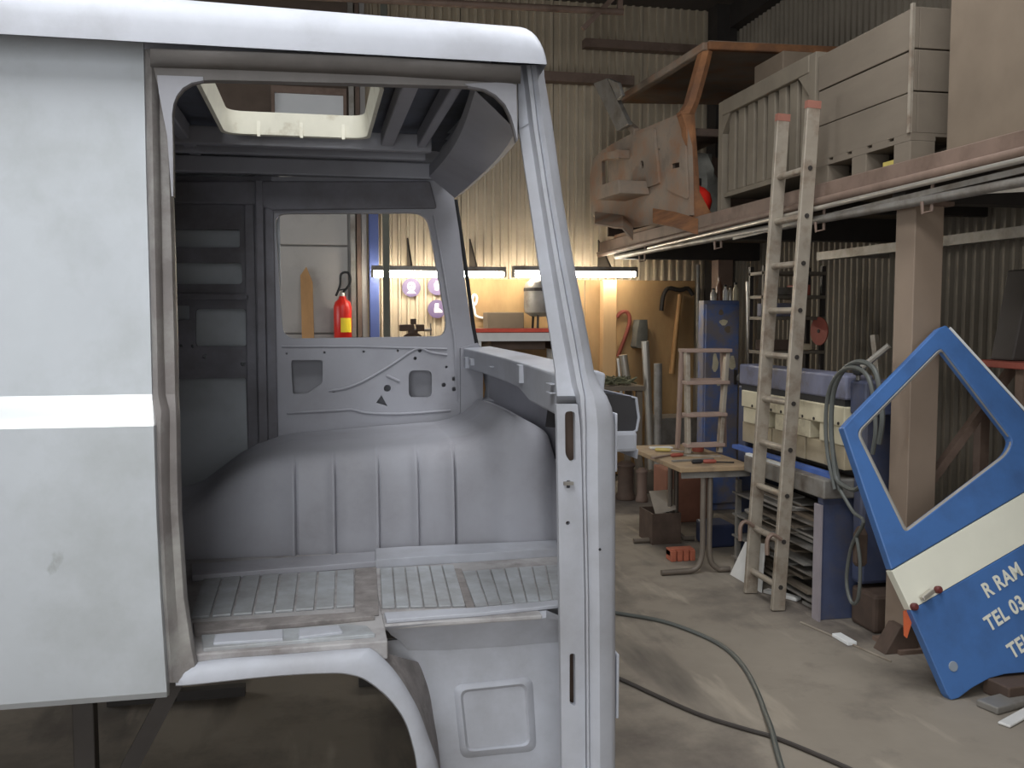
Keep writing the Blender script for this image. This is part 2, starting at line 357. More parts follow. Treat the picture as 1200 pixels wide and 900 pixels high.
# --- header above the door opening with rounded corners
YH = 2.455
top = [(171,57),(300,62),(450,68),(604,77),(606,100),(607,130)]
inn = [(606.5,165),(603,150),(599,136),(592,122),(581,111),(568,104),(550,101),(400,97),(250,93.5),(236,94),(224,97),(214,103),(207,112),(203,122),(201.5,135),(202.5,170),(203,230),(201,230),(196,160),(186,105),(180,80)]
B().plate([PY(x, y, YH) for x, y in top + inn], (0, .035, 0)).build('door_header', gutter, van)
for g in ([(184,88),(238,90),(238,94),(224,97),(214,103),(207,112),(203,122),(201.5,135),(202.5,170),(203,230),(201,230),(196,160),(186,108)], [(545,98),(596,96),(605,100),(606.5,165),(603,150),(599,136),(592,122),(581,111),(568,104),(550,101)]):
    B().plate([PY(x, y, YH - .004) for x, y in g], (0, .02, 0)).build('corner_gusset', primer_in, van)
rows = [[PY(x, y + o, Yq) for x, y in [(176,62),(300,66),(450,72),(610,82)]] for o, Yq in ((-6, 2.40), (6, 2.425), (14, 2.452))]
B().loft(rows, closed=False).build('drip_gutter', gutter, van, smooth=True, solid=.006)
# --- roof skin with hatch opening
XF = PY(636, 76, 2.42).x
HX0, HX1, HY0, HY1 = -.35, .208, 2.90, 3.80
RY0, RY1, RH = 2.375, 4.34, .130
def rz(x, y):
    def f(t, w, e=2.4): t = max(0, min(1, t / w)); return (1 - (1 - t) ** e) ** (1 / e)
    return ZG + RH * f(min(y - RY0, RY1 - y), .26 - .15 * max(0, min(1, (XF - x) / 1.1)), 2.8) * f(XF + .05*math.sin(max(0, min(1, (y-RY0)/(RY1-RY0)))*math.pi) - x, .07, 2.8) + .012*math.sin((y-RY0)/(RY1-RY0)*math.pi)
xs = [XL, -2, -1.4, -.9, -.6, HX0, -.2, 0, HX1, .3, .4, .46] + [XF - d for d in (.10, .07, .055, .042, .03, .018, .010, .005, .002, .0005, 0)]
xs = sorted(set(x for x in xs if x <= XF))
ys = [RY0 + d for d in (0, .003, .01, .02, .035, .055, .085, .13, .19, .26)] + [2.75, HY0, 3.2, 3.5, HY1] + [RY1 - d for d in (.38, .26, .15, .08, .03, .005, 0)]
v = [Vector((x + (.05*math.sin((y-RY0)/(RY1-RY0)*math.pi) if x > .3 else 0), y, rz(x + (.05*math.sin((y-RY0)/(RY1-RY0)*math.pi) if x > .3 else 0), y))) for x in xs for y in ys]
fs = []; n = len(ys)
for i in range(len(xs) - 1):
    for j in range(n - 1):
        cx = (xs[i] + xs[i+1]) / 2; cy = (ys[j] + ys[j+1]) / 2
        if HX0 < cx < HX1 and HY0 < cy < HY1: continue
        fs.append((i*n + j, (i+1)*n + j, (i+1)*n + j + 1, i*n + j + 1))
roof = B().add(v, fs).build('roof_skin', primer, van, smooth=True, ang=60)
# inner roof liner: underside a few millimetres below the skin
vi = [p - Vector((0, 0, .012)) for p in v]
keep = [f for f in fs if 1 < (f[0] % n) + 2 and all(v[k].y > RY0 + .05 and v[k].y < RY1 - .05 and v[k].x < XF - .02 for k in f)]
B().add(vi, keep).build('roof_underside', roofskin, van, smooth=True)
# hatch frame: four lips with rounded corners
zl0, zl1 = ZG + .055, ZG + RH + .012
def lipring(off, z): return [Vector((x, y, z)) for x, y in rnd([(HX0+off, HY0+off), (HX1-off, HY0+off), (HX1-off, HY1-off), (HX0+off, HY1-off)], .07, 6)]
B().loft([lipring(0, zl0), lipring(0, zl1), lipring(.022, zl1), lipring(.012, zl0 + .004), lipring(0, zl0)], closed=True, caps=False).build('hatch_frame', cream_lip, van, smooth=True, ang=50)
for x in (-.22, -.06, .10):
    B().box(x, x + .012, HY1 - .018, HY1 - .004, zl0 - .004, zl1 - .01).build('hatch_clip', cream_lip, van)
# roof bows
zb = ZG + .045
for yb, w in ((3.84, .045), (4.04, .04)):
    B().box(XL, XF - .12, yb, yb + w, zb - .02, zb + .05).build('roof_bow', primer_in, van, bevel=.006)
B().box(XL, XF - .05, 4.20, 4.26, ZG - .03, ZG + .04).build('roof_side_rail', primer_in, van, bevel=.006)
B().box(XL, XF - .12, 2.50, 2.56, ZG + .005, ZG + .06).build('roof_side_rail', primer_in, van, bevel=.006)
for x, w, y1 in ((-.52, .045, 4.22), (.255, .05, 3.84), (.40, .035, 3.84)):
    B().box(x, x + w, 2.56, y1, zb - .005, zb + .06).build('roof_rib', primer_in, van, bevel=.006)
# --- windscreen header
rows = []
for i in range(11):
    t = i / 10; y = 2.50 + 1.70 * t; bow = .05 * math.sin(math.pi * t)
    a = PY(557, 106, 2.50).lerp(PY(503, 207, 4.20), t); b = PY(605, 153, 2.50).lerp(PY(533, 232, 4.20), t)
    a = Vector((a.x + bow*.6, y, a.z)); b = Vector((b.x + bow, y, b.z + .03*math.sin(math.pi*t)))
    c = Vector((b.x + .035, y, b.z + .02)); d = Vector((XF - .01 + bow, y, ZG + .02))
    m1 = a.lerp(b, .5) + Vector((.01, 0, -.008))
    rows.append([a + Vector((0, 0, .05)), a, m1, b, c, d])
B().loft(rows, closed=False).build('windscreen_header', primer_in, van, smooth=True, ang=35)
# --- A pillar, near side: loft down to the sill
st = [(76,603,613,622,637,.085),(90,606,615,624,638,.08),(150,607,622,631,648,.07),(230,619,634,643,659,.055),(300,629,645,655,671,.045),(400,645,662,674,690,.03),(435,650,669,680,696,.022),
      (452,651,672,683,703,.012),(464,652,676,685.5,711,.005),(478,652.5,678,686,717,.001),(500,653,680,687,720.5,0),(560,654,682,687,721,0),(700,656,685,690,721,0),(850,658,686,691,721,0),(960,659,687,692,721,0)]
rows = []
for py, l, r1, r2, r, dy in st:
    Y = Y0 + dy
    lower = py > 470
    rec = .12 if lower else .034
    rows.append([PY(l, py, Y + .20), PY(l, py, Y + rec + .012), PY(l + 1, py, Y + rec + .004), PY(r1 - 2, py, Y + rec), PY(r1, py, Y + .026), PY(r1*.6 + r2*.4, py, Y + .002), PY(r2 - 1, py, Y + .001), PY(r2 + .5, py, Y + .010), PY(r2*.6 + r*.4, py, Y - .004), PY(r - 5, py, Y + .010), PY(r - 1, py, Y + .022), PY(r, py, Y + .05), PY(r - 2, py, Y + .20)])
B().loft(rows).build('windscreen_pillar', primer, van, smooth=True, ang=32)
# jamb plate with slots
def jm(x, y): return PY(x, y, Y0 + .018)
jo = [(652,474),(677,474),(680,500),(682,560),(685,700),(686,850),(687,960),(659,960),(658,850),(656,700),(654,560),(653,500)]
jh = [rnd([(662,482),(674,482),(674.5,541),(668,541),(662.5,533)], 5, 4), rnd([(667.5,766),(674,766),(674.5,828),(667.5,824)], 3, 4), circ(665.5, 613, 2.4), rnd([(664,563),(668,563),(668,572),(664,572)], 1, 2)]
B().plate([jm(*p) for p in jo], (0, .02, 0), [[jm(*p) for p in h] for h in jh]).build('door_jamb', primer, van)
B().plate([PY(x, y, Y0 + .075) for x, y in [(655,478),(678,478),(684,840),(658,840)]], (0, .01, 0)).build('slot_shade_plate', darkjunk, van)  # dark plate puts the shade inside the slots into colour
B().box(*[q for a in zip(jm(660, 568) - Vector((0, .012, 0)), jm(671, 564) + Vector((0, .006, 0))) for q in sorted(a)]).build('striker_hook', steelgrey, van)
B().lathe([(0, 0), (.004, 0), (.004, .004), (0, .004)], PY(703, 644, Y0 - .004), 10, (0, 1, 0)).build('hole_disc', rubber, van)  # dark disc gives a small hole its darkness by colour
for (xa, ya, xb, yb) in ((720, 484, 723.5, 553), (721.5, 766, 725.5, 842)):
    a = PY(xa, yb, Y0 + .05); b = PY(xb, ya, Y0 + .05)
    B().box(a.x, b.x, Y0 + .045, Y0 + .10, a.z, b.z).build('hinge_flange', primer, van, bevel=.004)
# --- cab floor
XN = PZ(451, 735, ZF).x
B().box(XL, XN, 2.47, 4.27, ZF - .05, ZF).build('cab_floor', floormat, van, bevel=.004)
B().box(XN, .625, 2.60, 2.70, ZF - .014, ZF).build('cab_floor', floormat, van, bevel=.004)
B().box(.78, .90, 3.05, 4.27, ZF - .05, ZF).build('cab_floor', floormat, van)
B().box(XN, .78, 2.70, 4.27, ZF - .05, ZF).build('cab_floor', floormat, van)
def tread_panel(xa, xb, ya, yb, n, skew=0.0):
    """ribbed tread plate: corners picked on the floor in the photograph"""
    p00, p10 = PZ(xa[0], ya[0], ZF), PZ(xb[0], ya[1], ZF); p01, p11 = PZ(xa[1], yb[0], ZF), PZ(xb[1], yb[1], ZF)
    for i in range(n):
        t0 = i / n + .008; t1 = (i + 1) / n - .008
        q = [p00.lerp(p10, t0), p00.lerp(p10, t1), p01.lerp(p11, t1), p01.lerp(p11, t0)]
        B().plate(q, (0, 0, .008)).build('floor_tread_strip', tread, van, bevel=.002)
tread_panel((238, 222), (416, 416), (680, 670), (726, 712), 8)
tread_panel((445, 447), (532, 546), (668, 664), (714, 712), 6)
tread_panel((541, 556), (655, 662), (672, 664), (713, 704), 7)
# raised seams between the tread plates and along the engine cover
def strip(pts, h, m, name): return B().plate([PZ(x, y, ZF) for x, y in pts], (0, 0, h)).build(name, m, van, bevel=.003)
strip([(225,668),(440,653),(650,641),(652,651),(440,665),(225,682)], .022, primer_in, 'floor_rail')
strip([(440,652),(470,650),(652,642),(655,652),(470,664),(440,666)], .03, primer, 'floor_rail')
strip([(416,668),(441,666),(444,722),(416,724)], .006, seam, 'floor_seam')
strip([(531,668),(541,668),(557,714),(547,716)], .006, seam, 'floor_seam')
strip([(226,735),(420,722),(440,727),(228,747)], .014, seam, 'floor_seam')
strip([(450,722),(560,716),(655,707),(657,713),(560,723),(453,731)], .012, primer, 'floor_seam')
# sill panel with two pressed recesses
strip([(236,748),(405,735),(430,737),(440,747),(238,764)], .010, tread, 'sill_plate')
strip([(252,750),(332,744),(332,755),(250,760)], .016, primer, 'sill_pressing')
strip([(350,743),(398,739),(402,747),(350,753)], .016, primer, 'sill_pressing')
# --- wheel arch flange
L0 = cat([(205,797),(231,776),(330,767),(420,760),(436,761),(451,773),(470,796),(490,831),(503,866),(514,900),(522,960)], 4)
L2 = cat([(206,803),(225,802),(320,792),(385,788.5),(410,790),(430,797),(455,817),(474,843),(484,873),(489,900),(493,960)], 4)
rows = [[PY(p[0], p[1], 2.52) for p in L0], [PY(p[0], p[1], 2.463) for p in L0],
        [PY(p[0]*.8+q[0]*.2, p[1]*.8+q[1]*.2, 2.44) for p, q in zip(L0, L2)],
        [PY(p[0]*.35+q[0]*.65, p[1]*.35+q[1]*.65, 2.425) for p, q in zip(L0, L2)],
        [PY(p[0], p[1], 2.424) for p in L2], [PY(p[0] - .5, p[1] + 1, 2.434) for p in L2], [PY(p[0] - 1, p[1] + 1, 2.51) for p in L2]]
B().loft(rows, closed=False).build('wheel_arch', primer, van, smooth=True, ang=50)
SE = cat([(440,752),(451,738),(466,747),(479,760),(490,776),(497,792),(504,815),(508,840),(513,870),(516,899),(523,960)], 4)
rows = [[PY(p[0], p[1], 2.48) for p in L0[16:]], [PY(p[0], p[1], 2.67) for p in SE[-len(L0[16:]):]]]
B().loft(rows, closed=False).build('wheel_housing', seam, van, smooth=True)
# --- footwell panel with pressed square
def fw(x, y): return PY(x, y, 2.67)
fo = [(446,752),(471,749),(520,744),(600,738),(657,733),(659,960),(500,960),(494,899),(490,870),(484,840),(478,815),(468,792),(456,772)]
sq = rnd([(531,803),(624,793),(629,880),(540,889)], 11, 5)
fp = B().plate([fw(*p) for p in fo], (0, .015, 0), [[fw(*p) for p in sq]]).build('footwell_panel', primer, van)
cx, cy = 581, 841
r1 = [fw(*p) for p in sq]; r2 = [PY(cx + (x-cx)*.93, cy + (y-cy)*.93, 2.660) for x, y in sq]; r3 = [PY(cx + (x-cx)*.84, cy + (y-cy)*.84, 2.655) for x, y in sq]; r4 = [PY(cx + (x-cx)*.78, cy + (y-cy)*.78, 2.664) for x, y in sq]
B().loft([r1, r2, r3, r4], closed=True, caps=False).plate(r4, (0, .004, 0)).build('footwell_pressing', primer, fp, smooth=True, ang=50)
e0 = [PZ(x, y, ZF - .002) for x, y in [(451,735),(520,729),(600,720),(640,715),(657,722)]]
e1 = [PY(x, y, 2.625) for x, y in [(458,744),(520,736),(600,728),(640,724),(657,728)]]
e2 = [PY(x, y, 2.655) for x, y in [(470,752),(520,752),(600,746),(640,742),(657,741)]]
e3 = [PY(x, y, 2.668) for x, y in [(478,762),(520,762),(600,757),(640,753),(657,752)]]
B().loft([e0, e1, e2, e3], closed=False).build('footwell_edge', primer, van, smooth=True)
# --- engine cover
pa, pb = PZ(220, 656, ZF), PZ(650, 638, ZF)
keys = [(-.66,.84,0),(-.50,.89,0),(-.42,.95,0),(-.34,1.01,0),(-.26,1.055,0),(-.18,1.08,0),(-.08,1.095,0),(.10,1.105,0),(.30,1.12,0),(.50,1.13,0),(.58,1.145,0),(.64,1.175,0),(.70,1.235,0),(.75,1.225,0),(.82,1.185,0),(.86,1.16,0),(.88,1.10,0)]
def key(x):
    for i in range(len(keys)-1):
        if keys[i][0] <= x <= keys[i+1][0]:
            t = (x - keys[i][0]) / (keys[i+1][0] - keys[i][0]); t = t*t*(3-2*t)
            return keys[i][1]*(1-t) + keys[i+1][1]*t
    return keys[-1][1]
ridges = [PY(px, 560, 3.40).x for px in (345, 393, 445, 492, 535)]
stx = set(k[0] for k in keys) | {-.58, .0, .2, .4, .61, .67, .79}
for r in ridges: stx |= {r - .022, r - .012, r - .004, r + .004, r + .014}
rows = []
for x in sorted(stx):
    t = (x - pa.x) / (pb.x - pa.x); yf = pa.y + (pb.y - pa.y) * t; zt = key(x); h = zt - ZF
    g = 0
    for r in ridges:
        d = x - r
        if -.013 < d < .005: g = -.014 if d < -.003 else .010
        elif -.0005 < d < .006: g = .010
    if x > .60: yf -= .05 * min(1, (x - .60) / .08)
    if x > .84: yf += .04
    rows.append([Vector((x, yf + dy + g * (1 if q < 5 else .4), ZF + h * f)) for q, (dy, f) in enumerate([(0, 0), (.004, .2), (.016, .5), (.03, .74), (.05, .88), (.085, .965), (.14, .995), (.30, 1.0), (.52, 1.0), (.80, .99)])])
B().loft(rows, closed=False).build('engine_cover', primer_in, van, smooth=True, ang=60)
last = rows[-1]
B().plate([last[0], last[2], last[4], last[6], last[8], last[9], Vector((last[9].x, last[9].y, ZF))], (.004, 0, 0)).build('engine_cover_end', primer_in, van)
# --- far side: inner frame with cut-outs and the closed door
def fy(x, y): return PY(x, y, YF)
def fr(pts, r=0, Y=YF): return [PY(x, y, Y) for x, y in (rnd(pts, r, 4) if r else pts)]
win = rnd([(322,250),(501,249),(524,380),(520,394),(332,397)], [14, 18, 12, 12, 16], 5)
B().plate(fr([(318,207),(506,207),(532,232),(538,270),(545,330),(552,380),(558,412),(560,525),(318,560)]), (0, .03, 0),
          [fr(win), fr([(341,422),(378,422),(378,449),(360,461),(343,462)], 3), fr([(479,434),(506,434),(506,466),(479,466)], 7),
           fr(circ(454,455,4.2)), fr([(441,472),(447,463),(454,476)]), fr(circ(391,458,2)), fr(circ(520,451,2.6)), fr(circ(532,444,2.6)), fr(circ(532,456,2.6)), fr(circ(492,410.5,2.6)), fr(circ(486.5,420,2)), fr(circ(426,412,1.4)), fr(circ(466,411,1.4)), fr(circ(380,413,1.4)), fr(circ(523,430,1.6)), fr(circ(336,414,1.4))]).build('door_inner_panel', primer_in, van)
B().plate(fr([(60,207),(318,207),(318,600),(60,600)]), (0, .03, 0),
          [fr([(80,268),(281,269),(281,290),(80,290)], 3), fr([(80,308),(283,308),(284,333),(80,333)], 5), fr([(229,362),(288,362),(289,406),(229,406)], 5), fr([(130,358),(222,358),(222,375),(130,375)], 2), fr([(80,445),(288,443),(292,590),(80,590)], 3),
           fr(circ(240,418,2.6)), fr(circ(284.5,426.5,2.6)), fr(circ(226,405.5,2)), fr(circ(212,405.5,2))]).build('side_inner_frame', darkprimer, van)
B().box(XL, PY(330, 400, 4.3).x, 4.335, 4.35, ZLOW, ZG + .02).build('far_side_skin', zinc, van)
dl, drr = PY(330, 400, 4.3).x, PY(562, 400, 4.3).x
dz = PY(400, 400, 4.34).z
B().box(dl, drr, 4.335, 4.35, ZLOW, dz).build('door_outer_skin', primer_in, van)
B().box(XL, PY(60, 207, YF).x, YF, YF + .03, ZLOW, ZG).build('far_side_inner_skin', primer_in, van)
B().box(XL - .02, XL, 2.42, 4.35, ZLOW, ZG + .1).build('unseen_rear_wall', primer_in, van)  # unseen end wall, added so the interior stays dark
# far B pillar uprights
for xa, xb, dd in ((286, 297, .02), (299, 308, .045), (310, 320, .025)):
    a, b = PY(xa, 230, YF - dd).x, PY(xb, 230, YF - dd).x
    a2, b2 = PY(xa + 4, 520, YF - dd).x, PY(xb + 6, 520, YF - dd).x
    zt_, zb_ = PY(300, 212, YF).z, PY(300, 540, YF).z
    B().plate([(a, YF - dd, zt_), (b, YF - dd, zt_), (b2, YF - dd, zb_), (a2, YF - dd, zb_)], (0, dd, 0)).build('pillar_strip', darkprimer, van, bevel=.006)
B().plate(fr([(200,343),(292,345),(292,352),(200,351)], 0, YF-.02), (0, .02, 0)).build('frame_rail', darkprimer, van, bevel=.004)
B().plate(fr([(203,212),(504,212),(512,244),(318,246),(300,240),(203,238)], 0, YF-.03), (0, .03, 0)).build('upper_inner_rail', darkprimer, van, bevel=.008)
# window reveal towards the outer skin
ro = [PY(x, y, YF + .03) for x, y in win]; cxw, cyw = 423, 322
ri = [PY(cxw + (x-cxw)*1.0, cyw + (y-cyw)*1.0, YF + .03) + Vector((0, .05, 0)) for x, y in win]
B().loft([ro, ri], closed=True, caps=False).build('window_reveal', primer_in, van, smooth=True)
# pressed creases on the door
def crease(pts, r=.006): B().tube([PY(x, y, YF - .001) for x, y in pts], r, 8).build('pressed_crease', primer_in, van, smooth=True)
crease(cat([(385,458),(405,455),(425,447),(450,433),(470,420),(480,413),(492,408),(505,413),(524,416)], 3))
crease([(330,406),(420,406),(524,409)], .005)
crease(cat([(336,484),(395,481),(412,480),(430,484),(470,485),(528,481)], 3))
crease([(453,440),(468,447)], .007)
crease([(508,252),(520,320),(532,396),(536,470)], .005)
B().tube([PY(x, y, YF + .01) for x, y in [(534,234),(541,280),(548,330),(555,385),(559,405)]], .009, 8).build('windscreen_seal', rubber, van, smooth=True)
# --- cowl rail below the windscreen
cn0, cf0 = PY(653, 439, 2.50), PY(543, 408, 4.22)
rows = []
for i in range(9):
    t = i / 8; p = Vector((cn0.x*(1-t) + cf0.x*t + .02*math.sin(math.pi*t), 2.50*(1-t) + 4.22*t, cn0.z*(1-t) + cf0.z*t))
    hgt = .085 + (.03 if t < .35 else 0)
    rows.append([p, p + Vector((.004, 0, -hgt)), p + Vector((.03, 0, -hgt - .01)), p + Vector((.13, 0, -hgt)), p + Vector((.14, 0, .0)), p + Vector((.12, 0, .008))])
cowl = B().loft(rows).build('cowl_rail', primer, van, bevel=.006)
def cowlpt(t, dz, dx=0): return Vector((cn0.x*(1-t) + cf0.x*t + .02*math.sin(math.pi*t) + dx, 2.50*(1-t) + 4.22*t, cn0.z*(1-t) + cf0.z*t + dz))
for t, dz, w, h in ((.02, -.03, .05, .004), (.02, -.055, .05, .004), (.30, -.035, .05, .06), (.62, -.045, .03, .006), (.86, -.05, .05, .03), (.93, -.06, .04, .05)):
    p = cowlpt(t, dz, -.006); B().box(p.x - .008, p.x + .012, p.y, p.y + w, p.z - h/2, p.z + h/2).build('cowl_bracket', primer, cowl, bevel=.002)
# firewall below the cowl and kick panels
rows = [[Vector((.90 - .16*(1-t)**6 - .14*t**6, 2.52 + 1.7*t, z)) for t in (0, .1, .25, .5, .75, .9, 1)] for z in (cn0.z - .06, 1.1, .7, .45)]
B().loft(rows, closed=False).build('firewall', primer_in, van, smooth=True)
B().plate(fr([(540,408),(560,402),(566,410),(566,540),(540,540)], 0, YF - .03), (0, .03, 0)).build('far_kick_panel', primer_in, van)
# --- nose panel sticking out ahead of the pillar
rows = []
np_ = cat([(4.24,.74),(4.05,.90),(3.7,.985),(3.35,1.03),(3.02,1.055)], 4)
for p in np_:
    y, x = p[0], p[1]; t = (4.24 - y) / 1.22; zt = 1.345 - .015*t
    rows.append([Vector((x - .015, y, zt + .004)), Vector((x, y, zt)), Vector((x + .012, y, zt - .07)), Vector((x + .004, y, zt - .115)), Vector((x - .02, y, zt - .125)), Vector((x - .02, y, zt - .17)), Vector((x + .006, y, zt - .178)), Vector((x + .004, y, zt - .21))])
B().loft(rows, closed=False).build('nose_panel', primer, van, smooth=True, solid=.006, ang=30)
a = rows[-1]
B().plate([a[1] + Vector((0, .01, 0)), a[2] + Vector((0, .01, 0)), a[3] + Vector((0, .01, 0)), a[3] + Vector((-.10, .01, 0)), a[3] + Vector((-.32, .01, .02)), a[1] + Vector((-.30, .01, .04))], (0, .008, 0)).build('inner_wing', mat('wing_shadow_dark', C(58, 56, 58), .8, 0, .15, 8), van)  # near-black colour stands for the shadow inside the nose
q = a[3]
rows = [[q + Vector((-.14, d, .05*0 + dz)) for d, dz in ((.02, -.0), (0, -.0))], ]
B().box(q.x - .16, q.x - .004, q.y - .01, q.y + .25, q.z - .07, q.z + .0).build('wing_ledge', primer, van, bevel=.012)
# --- chassis rails under the floor
for y in (2.95, 3.75): B().box(XL, .6, y, y + .08, ZF - .16, ZF - .05).build('chassis_rail', steeldark, van)
B().box(-.60, -.52, 2.5, 4.3, ZLOW + .004, ZF - .05).build('cross_member', steeldark, van)

# trestles carrying the shell
def trestle(x, label, ya=2.55, yb=4.1):
    t = thing('steel_trestle', label, 'trestle', (x, 3.2, 0), 'trestles under the van shell')
    zt = ZF - .165 if x > 0 else ZLOW - .004
    B().box(x - .05, x + .05, ya, yb, zt - .06, zt).build('top_bar', steeldark, t, bevel=.004)
    for y in (ya + .05, yb - .08):
        B().box(x - .027, x + .027, y, y + .05, 0, zt - .06).build('leg', steeldark, t, bevel=.003)
        B().box(x - .25, x + .30, y, y + .05, 0, .04).build('foot', steeldark, t)
        B().bar((x + .235, y + .025, zt - .045), (x + .02, y + .025, .22), .045, .045).build('brace', steeldark, t)
        B().box(x - .03, x + .28, y, y + .05, zt - .055, zt).build('cap_plate', steeldark, t)
trestle(PY(100, 860, 2.62).x, 'dark steel trestle with diagonal brace under the pale van side')
trestle(.40, 'dark steel trestle under the footwell end of the van', 2.85, 4.1)

# ------------------------------------------------------------------ fluorescent battens on the far wall
LY = 8.62
def batten(xa, xb, label):
    a, b = PY(xa, 321, LY), PY(xb, 321, LY); t = thing('fluorescent_light', label, 'light', ((a.x + b.x)/2, LY, a.z), 'fluorescent battens over the bench')
    B().box(a.x - .02, b.x + .02, LY - .035, LY + .035, a.z + .03, a.z + .075).build('housing', steelgrey, t, bevel=.006)
    B().tube([a, b], .030, 12).build('tube', tube_e, t, smooth=True)
    for p, s in ((a, -1), (b, 1)): B().box(p.x + s*.012 - .012, p.x + s*.012 + .012, LY - .025, LY + .025, p.z - .03, p.z + .03).build('lamp_holder', steelgrey, t)
    for f in (.28, .78):
        x = a.x + (b.x - a.x)*f
        B().plate([(x, WY - .004, a.z + .075), (x, WY - .004, a.z + .36), (x, LY, a.z + .10), (x, LY - .03, a.z + .075)], (.014, 0, 0)).build('wall_bracket', steeldark, t)
batten(438, 590, 'lit fluorescent batten beside the violet round signs')
batten(603, 744, 'lit fluorescent batten next to the wooden post')
# wooden post
pt = B(); a = PY(707, 330, 8.72); b = PY(723, 330, 8.72); pt.box(a.x, b.x, 8.72, 8.83, 0, 1.96)
tag(pt.build('wooden_post', mat('pale_post_timber', C(206, 168, 122), .7, 0, .12, 4, .05, stretch=(1, 1, .2)), bevel=.006), 'square pale timber post under the end of a lit tube', 'post')

# ------------------------------------------------------------------ beyond the far van window
def wallY(px, py, d=.05): return PY(px, py, WY - d)
o = B(); o.box(wallY(432, 300).x, wallY(443, 300).x, WY - .16, WY - .06, 0, 3.5)
tag(o.build('blue_upright', bluestrip, bevel=.004), 'blue painted steel upright beside the grey sectional door', 'upright')
o = B(); xa = PY(449, 300, 8.2).x; o.box(xa, xa + .055, 8.2, 8.26, 0, CZ)
tag(o.build('dark_upright', mat('green_grey_steel', C(96, 96, 86), .6), bevel=.004), 'thin dark green-grey steel upright in front of the cladding', 'upright')
# extinguisher hanging on the grey door
ex = PY(402, 393, 8.8); ez = PY(402, 393, 8.8).z - .04
er = thing('fire_extinguisher', 'red fire extinguisher with a yellow label', 'extinguisher', (ex.x, 8.8, ez))
body = B().lathe([(0, 0), (.07, .002), (.082, .02), (.082, .30), (.07, .345), (.035, .375), (.028, .40), (0, .40)], (ex.x, 8.8, ez), 20).build('cylinder', red, er, smooth=True)
B().loft([[Vector((ex.x + .0838*math.cos(t), 8.8 + .0838*math.sin(t), ez + z)) for t in [math.radians(-105 + 13*k) for k in range(7)]] for z in (.07, .20)], closed=False).build('label', yellow, body, smooth=True)
B().lathe([(0, .39), (.022, .39), (.022, .43), (.012, .45), (0, .45)], (ex.x, 8.8, ez), 12).build('valve', brightpipe, er, smooth=True)
B().bar((ex.x - .05, 8.79, ez + .45), (ex.x + .05, 8.79, ez + .47), .02, .012).build('handle', rubber, er)
B().tube(cat([(ex.x, 8.79, ez + .43), (ex.x + .07, 8.77, ez + .52), (ex.x + .055, 8.77, ez + .61), (ex.x - .01, 8.77, ez + .60), (ex.x - .02, 8.76, ez + .50), (ex.x - .06, 8.75, ez + .40)], 4), .011, 8).build('hose', rubber, er, smooth=True)
B().box(ex.x - .06, ex.x + .06, 8.87, WY - .085, ez + .05, ez + .3).build('wall_bracket', steeldark, er)
# plank leaning on the door
p0 = PY(361, 393, 8.75); p1 = PY(359, 315, 8.88)
o = B(); d = (p1 - p0); f = p0 - d * (p0.z / d.z); o.plate([f + Vector((-.055, 0, 0)), f + Vector((.055, 0, 0)), p1 + Vector((.055, 0, -.12)), p1 + Vector((.0, 0, .02)), p1 + Vector((-.055, 0, -.06))], (0, .022, 0))
tag(o.build('leaning_plank', handle_wood, bevel=.003), 'tan wooden plank with a pointed top leaning on the grey door', 'plank')
# safety signs: violet discs with white pictograms
def sign(px, py, kind, label):
    c = wallY(px, py, .03); r = .088
    t = thing('safety_sign', label, 'sign', c, 'round safety signs on the cladding')
    B().lathe([(0, 0), (r, 0), (r, .006), (0, .006)], c, 24, (0, -1, 0)).build('disc', signblue, t)
    def pp(pts): return [Vector((c.x + x*r, c.y - .008, c.z + y*r)) for x, y in pts]
    if kind == 'mask':
        B().plate(pp(circ(0, .12, .45, 16, .5)), (0, .003, 0), [pp(circ(-.17, .2, .12, 8)), pp(circ(.17, .2, .12, 8)), pp([(-.2, -.2), (-.2, -.08), (.2, -.08), (.2, -.2)])]).build('pictogram', whitepaint, t)
        B().plate(pp([(-.5, -.62), (.5, -.62), (.3, -.4), (-.3, -.4)]), (0, .003, 0)).build('pictogram', whitepaint, t)
    elif kind == 'boot':
        B().plate(pp([(-.2, .6), (.2, .6), (.18, .1), (.55, -.15), (.6, -.4), (-.3, -.4), (-.3, 0)]), (0, .003, 0)).build('pictogram', whitepaint, t)
    else:
        B().plate(pp([(-.1, .55), (.3, .45), (.35, -.1), (.1, -.5), (-.25, -.45), (-.3, .2)]), (0, .003, 0)).build('pictogram', whitepaint, t)
sign(482, 337, 'mask', 'round violet sign showing a white masked head')
sign(512, 335, 'glove', 'round violet sign showing a white glove')
sign(512, 362, 'boot', 'round violet sign showing a white boot')
# vice and bench under the signs
bz = PY(480, 392, 8.4).z - .03
bx0, bx1 = PY(455, 390, 8.4).x, PY(540, 390, 8.4).x
wbn = thing('vice_bench', 'narrow wooden workbench under the violet signs', 'bench', ((bx0+bx1)/2, 8.6, 0))
B().box(bx0, bx1, 8.3, 8.9, bz - .05, bz).build('bench_top', tablewood, wbn, bevel=.005)
for x in (bx0 + .02, bx1 - .09):
    for y in (8.33, 8.8): B().box(x, x + .07, y, y + .07, 0, bz - .05).build('leg', dustwood, wbn)
vx = PY(484, 380, 8.4).x
vt = thing('bench_vice', 'brown cast bench vice on the narrow workbench', 'vice', (vx, 8.4, bz))
B().lathe([(0, 0), (.08, 0), (.08, .02), (.045, .04), (.045, .07), (0, .07)], (vx, 8.42, bz), 14).build('base', darkjunk, vt, smooth=True)
B().box(vx - .12, vx + .01, 8.38, 8.46, bz + .06, bz + .12).build('fixed_jaw', darkjunk, vt, bevel=.008)
